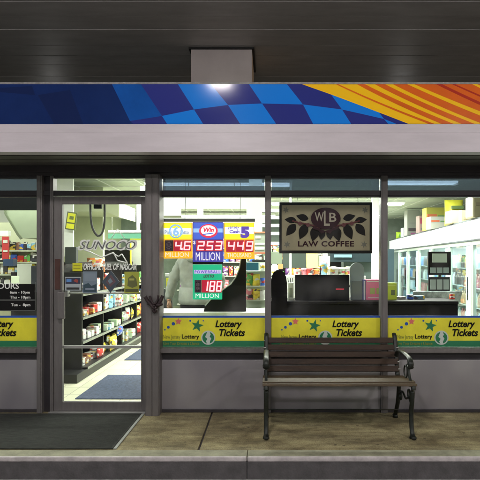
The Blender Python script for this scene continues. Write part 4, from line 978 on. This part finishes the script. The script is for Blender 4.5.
# cups and lids on the coffee bar behind
t = thing('coffee_bar', 'pale coffee bar shelf behind the black monitor', 'counter', (X(318, 2.0), 2.2, 0))
MB().box(X(283, 2.0), X(366, 2.0), 2.0, 2.5, .006, Z(276, 2.0), .004).done('body', M['white'], t)
def lidtub(px, r, h, y, colname, label, tubname='tub', z=None):
    z = Z(276, 2.0) if z is None else z
    b = MB(); b.lathe([(r * .82, .001), (r * .95, h * .75), (r, h * .78), (r, h * .9), (r * .8, h), (r * .3, h * 1.05)], X(px, y), y, z, 14)
    return b.done(tubname, PM[colname], label=label, cat='tub', group='tubs and cups on the coffee bar')
lidtub(297, .05, .09, 2.1, 'white', 'white tub at the left end of the coffee bar')
lidtub(304, .05, .10, 2.12, 'pink', 'pink tub beside the white end tub')
lidtub(310, .055, .10, 2.1, 'red', 'red tub in the middle of the coffee bar')
lidtub(316, .05, .09, 2.14, 'orange', 'orange tub right of the red tub')
lidtub(324, .05, .19, 2.1, 'light blue', 'tall blue tub under the coffee sign')
lidtub(333, .085, .12, 2.08, 'white', 'wide white tub left of the green one')
lidtub(341, .06, .11, 2.1, 'pale green', 'pale green tub near the rounded panel')
lidtub(348, .055, .12, 2.12, 'white', 'white tub touching the rounded panel')
carton(307, 252, 318, 268, 2.3, (.7, .65, .25), 'yellow carton standing under the coffee sign', name='carton', group='cartons on the coffee bar')
carton(318.5, 256, 330, 266, 2.34, (.5, .52, .42), 'beige carton behind the blue tub', group='cartons on the coffee bar')
for a, q0, c, q1, y, col, lb, ct in [
    (271, 252, 282, 264, 2.4, (.16, .20, .14), 'dark green notice left of the coffee bar', 'notice'),
    (272, 264, 277, 270, 2.3, (.55, .6, .7), 'pale blue card above the black chair', 'card'), (278, 264, 283, 269, 2.3, (.7, .25, .1), 'orange card above the black chair', 'card'),
    (283, 225, 306, 268, 3.2, (.05, .07, .06), 'dark drinks machine behind the left of the coffee sign', 'machine'),
    (330, 250, 376, 262, 3.2, (.02, .04, .05), 'dark machine top under the coffee sign', 'machine'),
    (344, 262, 376, 285, 3.4, (.06, .09, .08), 'dark machine body behind the rounded panel', 'machine'),
    (334, 254.5, 352, 257.5, 3.15, (.25, .42, .5), 'light blue strip on the dark machine', 'strip')]:
    slab(ct, a, q0, c, q1, y, .3 if ct == 'machine' else .02, col, lb, ct)
t = thing('white_pole', 'thin white pole left of the coffee bar', 'pole', (X(291, 2.6), 2.6, 0)); MB().box(X(289.6, 2.6), X(291.6, 2.6), 2.6, 2.64, .006, CH - .01).done('pole', M['white'], t)
t = thing('white_pole', 'bright white column right of the coffee sign', 'pole', (X(378, 3.0), 3.0, 0)); MB().box(X(372.5, 3.0), X(380, 3.0), 3.0, 3.1, .006, CH - .01).done('pole', M['white'], t)
t = thing('ice_machine', 'dark cabinet between the window bar and the drinks coolers', 'cabinet', (X(391, 8.9), 8.9, 0)); MB().box(X(383, 9.0), X(394, 9.0), 9.0, 9.5, .006, 1.75).done('case', flat((.03, .06, .08)), t)
# shelf lines left of coffee sign (racks)
t = thing('ceiling_rack', 'pale slatted rack visible left of the coffee sign', 'rack', (X(272, 4.0), 4.0, 0))
for q in (209, 216, 224, 232, 242): B(262, q, 281, q + 3, 4.0, .04).done('rail', M['white'], t)
MB().box(X(266, 4.05), X(267.5, 4.05), 4.05, 4.09, 0.006, CH - .01).done('upright', M['alu_light'], t)
mg = thing('island_shelf', 'low island shelf of goods behind the coffee sign', 'shelves', (1.2, 4.6, 0))
MB().box(-.3, 1.9, 4.8, 4.83, .006, 1.45).done('back', m_sh, mg)
for z in (.3, .7, 1.1, 1.45): MB().box(-.3, 1.9, 4.5, 4.8, z - .02, z).done('shelf', m_sh, mg)
for z in (1.1, 1.45):
    x = -.25
    while x < 1.75:
        w = rng.choice((.08, .11, .15)); h = rng.choice((.14, .2, .26)); cn = rng.choice(list(PAL))
        pack('grocery', (x + w / 2, 4.58, z + .001), w, .08, h, rng.choice(('box', 'bag')), cn, '%s pack on the %s of the island shelf behind the coffee sign' % (cn, 'top' if z > 1.2 else 'second shelf'), 'grocery pack', 'goods on the island shelf'); x += w + .02
for i, (px, cn, w, h, lb) in enumerate([(273.5, 'white', .05, .10, 'small white pack left on the counter by the black chair'), (366, 'white', .05, .08, 'small white pack lying on top of the cartons'), (401, 'white', .10, .03, 'flat white pack right of the lime green carton'), (410, 'blue', .07, .05, 'small blue pack right of the lime green carton'), (419, 'light blue', .12, .04, 'flat light blue pack below the card rack'), (452, 'red', .05, .06, 'small red pack at the right end of the counter')]):
    if i == 1: continue
    pack('counter_pack', (X(px, 1.05), 1.05, Z(301, .8) + .002), w, .05, h, 'box', cn, lb, 'small pack', 'small packs on the counter')
t = thing('paper_cup', 'paper cup of pens beside the small pale carton', 'cup', (X(290.5, 1.2), 1.2, Z(301, .8)))
MB().lathe([(.028, .001), (.036, .16)], X(290.5, 1.2), 1.2, Z(301, .8), 12).done('cup', M['white'], t)
for a_ in (-.02, 0, .015): MB().tube([(X(290.5, 1.2) + a_ * .5, 1.2, Z(301, .8) + .1), (X(290.5, 1.2) + a_ * 1.6, 1.2, Z(301, .8) + .24)], .004).done('pen', M['black'], t)
t = thing('cable', 'black cable drooping beside the black monitor', 'cable', (X(352, 1.0), 1.0, Z(301, .95)))
MB().tube(smooth([(X(349, 1.0), 1.03, Z(284, 1)), (X(352.5, 1.0), 1.06, Z(292, 1)), (X(351, 1.0), 1.02, Z(299, 1)), (X(355, .98), .95, Z(300.5, 1))]), .005).done('wire', M['black'], t)
# ================================================================== COOLERS
def cooler_pt(u, off=0):            # u = distance along the run from its near end; off = outwards into the room
    y = 1.45 + u; x = 3.02 + .091 * (y - 2.7)
    return Vector((x - off, y + off * .091, 0))
ang = -math.atan(.091)
U1 = 9.2
cool = thing('drinks_cooler', 'long row of glass door drinks coolers with a lit white header', 'cooler', tuple(cooler_pt(0)))
def CM(u, off=0): return Matrix.Translation(cooler_pt(u, off)) @ Matrix.Rotation(ang, 4, 'Z')
# local frame: x = into cabinet, y = along run
Mx = CM(0)
m_cool = mat('cooler_white', (.42, .48, .44), .35, var=.08)
b = MB(); b.box(.72, .80, 0, U1, .006, 2.02, 0, M4=Mx); b.box(-.01, .8, -.18, -.13, .006, 2.02, 0, M4=Mx); b.box(0, .8, U1, U1 + .05, .006, 2.02, 0, M4=Mx); b.box(.02, .72, 0, U1, .006, .3, 0, M4=Mx); b.box(.05, .72, 0, U1, 1.80, 2.02, 0, M4=Mx)
b.done('cabinet', m_cool, cool)
m_hdr = emis('cooler_header_light', (.94, 1, .97), .7, (.45, .48, .46))
hs = [(-.04, 3.66), (3.70, U1)]
for a, c in hs: MB().box(-.03, .045, a, c, 1.75, 2.03, .004, M4=Mx).done('lit_header', m_hdr, cool)
b = MB(); b.box(-.035, .05, -.05, U1, 2.031, 2.05, 0, M4=Mx); b.box(-.035, .05, -.05, U1, 1.728, 1.749, 0, M4=Mx); b.box(-.036, .04, 3.655, 3.705, 1.75, 2.03, 0, M4=Mx); b.done('header_trim', flat((.05, .065, .07)), cool)
DW = 1.27
nd = 7
m_btl = {k: mat('drink_' + k.replace(' ', '_'), v, .25, coat=.4) for k, v in {'blue': (.12, .25, .5), 'red': (.42, .12, .12), 'white': (.6, .68, .7), 'orange': (.55, .36, .22), 'green': (.2, .42, .3), 'light blue': (.38, .58, .7), 'dark': (.10, .09, .10)}.items()}
bottle_cache = {}
NB = 0
for i in range(nd):
    u0 = i * DW + .0 - .12; u1 = u0 + DW
    d = bpy.data.objects.new('cooler_door', None); C.objects.link(d); d.parent = cool; d.matrix_parent_inverse = Matrix.Translation(-Vector(cool.location))
    b = MB()
    b.box(-.02, .03, u0 + .005, u0 + .055, .32, 1.725, .004, M4=Mx); b.box(-.02, .03, u1 - .055, u1 - .005, .32, 1.725, .004, M4=Mx)
    b.box(-.02, .03, u0 + .056, u1 - .056, .32, .38, 0, M4=Mx); b.box(-.02, .03, u0 + .056, u1 - .056, 1.67, 1.725, 0, M4=Mx)
    o = b.done('door_frame', m_cool); attach(o, d)
    b = MB(); b.box(0, .006, u0 + .056, u1 - .056, .38, 1.67, 0, M4=Mx); o = b.done('pane', M['cglass']); attach(o, d)
    b = MB(); b.tube([Mx @ Vector((-.06, u0 + .08, .85)), Mx @ Vector((-.06, u0 + .08, 1.2))], .01); o = b.done('handle', M['black']); attach(o, d)
    b = MB(); b.box(.03, .10, u0 + .34, u0 + .46, .4, 1.66, .01, M4=Mx); o = b.done('lamp_tube', emis('cooler_tube', (.85, .97, 1), 3)); attach(o, d)
    for si, z in enumerate((.42, .72, 1.02, 1.32)):
        o = MB().box(.14, .70, u0 + .02, u1 - .02, z - .012, z, 0, M4=Mx).done('shelf', m_cool, cool)
        cn = rng.choice(list(m_btl))
        for k in range(11):
            if k % 3 == 0: cn = rng.choice(list(m_btl))
            if cn not in bottle_cache:
                bb = MB(); bb.lathe([(.030, 0), (.034, .01), (.034, .13), (.028, .165), (.013, .195), (.013, .215)], 0, 0, 0, 10); ob = bb.done('drink_bottle', m_btl[cn]); bottle_cache[cn] = ob.data
            else: ob = bpy.data.objects.new('drink_bottle', bottle_cache[cn]); C.objects.link(ob)
            ob.location = Mx @ Vector((.19, u0 + .09 + k * (DW - .18) / 10, z + .001)); NB += 1
            tag(ob, '%s drink bottle on a shelf inside the long drinks cooler' % ('dark cola' if cn == 'dark' else cn), 'bottle', 'drink bottles inside the coolers')
for u in (1.0, 3.2, 5.4, 7.6):
    o = area('lamp', Mx @ Vector((.10, u, 1.66)), .08, 1.6, 20, (.9, .98, 1)); attach(o, cool)
    o.rotation_euler = (0, R(-25), ang)
# things on top of the coolers
def topbox(px0, px1, pt, y, colname, label, kind='box', dx=.32, deco=()):
    colname = tuple(q * .72 for q in colname)
    # stands on the cooler top; y = distance
    w = X(px1, y) - X(px0, y); zb = 2.052; h = Z(pt, y) - zb
    o = packmesh(w, dx, max(h, .06), kind).done('storage_box' if kind == 'box' else 'top_bag', PM[colname] if isinstance(colname, str) else flat(colname), label=label, cat='box' if kind == 'box' else 'bag', group='boxes stored on top of the coolers')
    x = (X(px0, y) + X(px1, y)) / 2
    o.location = (x, y, zb)
    h = max(h, .06); k = 0
    for (a, c, e, f, cc) in deco:
        k += 1
        q = MB().box(-w / 2 + a * w, -w / 2 + c * w, -dx / 2 - (.004 if kind == 'box' else .06) - .002 * k, -dx / 2 - .0005 if kind == 'box' else -dx / 2 + .0, e * h, f * h).done('print', flat(cc)); q.parent = o
    return o
def ytop(px):       # distance at which the cooler front edge shows at photo column px
    k = (px - CX) / F; y = (3.02 - .091 * 2.7 + .12 - k * D0) / (k - .091); return y
DC = {'tall grey white': [(.1, .9, .18, .30, (.12, .10, .12)), (.2, .8, .45, .52, (.4, .4, .42)), (.3, .9, .04, .12, (.5, .15, .4))],
  'white and pink': [(.1, .9, .55, .85, (.6, .12, .2)), (.2, .8, .2, .3, (.3, .3, .3))],
  'yellow topped': [(.05, .5, .55, .70, (.75, .2, .1)), (.55, .95, .55, .65, (.15, .3, .12)), (0, 1, 0, .45, (.6, .6, .55))],
  'low white': [(.48, .52, 0, 1, (.5, .46, .36)), (.1, .4, .3, .5, (.35, .38, .4))],
  'bright yellow bag': [(.2, .8, .62, .74, (.06, .10, .03)), (.3, .75, .5, .56, (.25, .3, .05))],
  'tan cardboard box in': [(.42, .55, 0, 1, (.62, .55, .36)), (.65, .9, .3, .5, (.25, .2, .12))],
  'large tan': [(.45, .55, 0, 1, (.66, .6, .42)), (.08, .3, .55, .7, (.3, .25, .18))],
  'plain white box': [(.1, .9, .1, .3, (.55, .2, .45))], 'lime green': [(.2, .8, .3, .6, (.1, .3, .05))]}
for px0, px1, pt, c, lb, kd in [
    (396, 403, 232, (.45, .65, .05), 'lime green bag at the far end of the cooler top', 'bag'),
    (402, 411, 228, (.72, .76, .74), 'plain white box on the far end of the coolers', 'box'),
    (405.5, 418, 210.5, (.60, .62, .60), 'tall grey white case on top of the coolers', 'box'),
    (417.5, 424, 216, (.75, .5, .5), 'white and pink case beside the tall grey case', 'box'),
    (424, 445, 208, (.70, .66, .12), 'yellow topped wide case in the middle of the cooler top', 'box'),
    (428, 446, 217, (.74, .76, .74), 'low white box in front of the yellow topped case', 'box'),
    (444.5, 463, 200, (.68, .66, .05), 'tall bright yellow bag standing on the coolers', 'bag'),
    (447.5, 467, 211, (.50, .42, .24), 'tan cardboard box in front of the yellow bag', 'box'),
    (469, 505, 197, (.58, .52, .34), 'large tan cardboard box at the near end of the coolers', 'box')]:
    y = ytop((px0 + px1) / 2 + 1)
    if 'front' in lb: y -= .0
    w = X(px1, y) - X(px0, y); o = topbox(px0, px1, pt, y + (.18 if 'front' not in lb else -.12), c, lb, kd, .28, next((v for k_, v in DC.items() if k_ in lb), ()))
# rack of framed cards in front of coolers
t = thing('card_rack', 'black rack of grey cards standing before the coolers', 'rack', (X(440, 1.9), 1.9, 0))
ry = 1.9
B(428.5, 251.5, 451, 275, ry, .04, .003).done('upper_frame', M['black'], t); B(429, 277, 450, 292, ry, .04, .003).done('lower_frame', M['black'], t)
for r in [(432.5, 253.5, 447, 262.5)]: B(*r, ry - .008, .007).done('card', flat((.36, .42, .34)), t)
for k in range(3):
    B(430.3 + k * 6.6, 267.5, 435.8 + k * 6.6, 273, ry - .008, .007).done('card', flat((.22, .27, .25)), t)
    B(430.3 + k * 6.6, 279.5, 435.8 + k * 6.6, 289.5, ry - .008, .007).done('card', flat((.25, .29, .26)), t)
MB().box(X(439, 1.95), X(441, 1.95), 1.95, 1.99, .006, Z(254, ry)).done('pole', M['blackm'], t)
MB().box(X(428, ry), X(452, ry), 1.75, 2.05, .006, .03).done('foot', M['blackm'], t)
b = MB(); b.box(-.30, .30, 0, .02, -.2, .0, .004, M4=Matrix.Translation((X(438, 1.35), 1.35, Z(292, 1.35))) @ Matrix.Rotation(R(35), 4, 'X')); b.done('plastic_sleeve', mat('clear_wrap', (.35, .42, .42), .2, var=.7, scale=12, stretch=(1, 1, .3)), label='crumpled clear sleeve sloping below the card rack', cat='sleeve')
# low uplights on the shop roof (their glow shows on the canopy deck)
for px, pw in ((50, 3), (402, 3)):
    x = X(px, 6.0)
    t = thing('roof_light', 'small lamp behind the fascia lighting the canopy deck at the %s' % ('left' if px < 200 else 'right'), 'lamp', (x, 6.1, 2.95))
    MB().box(x - .12, x + .12, 6.0, 6.2, 2.951, 3.05, .01).done('housing', M['blackm'], t)
    MB().box(x - .1, x + .1, 6.02, 6.18, 3.051, 3.06).done('lens', M['tube'], t)
    area('lamp', (x, 6.1, 3.07), .18, .14, pw, (1, .97, .95), t, (R(180), 0, 0))
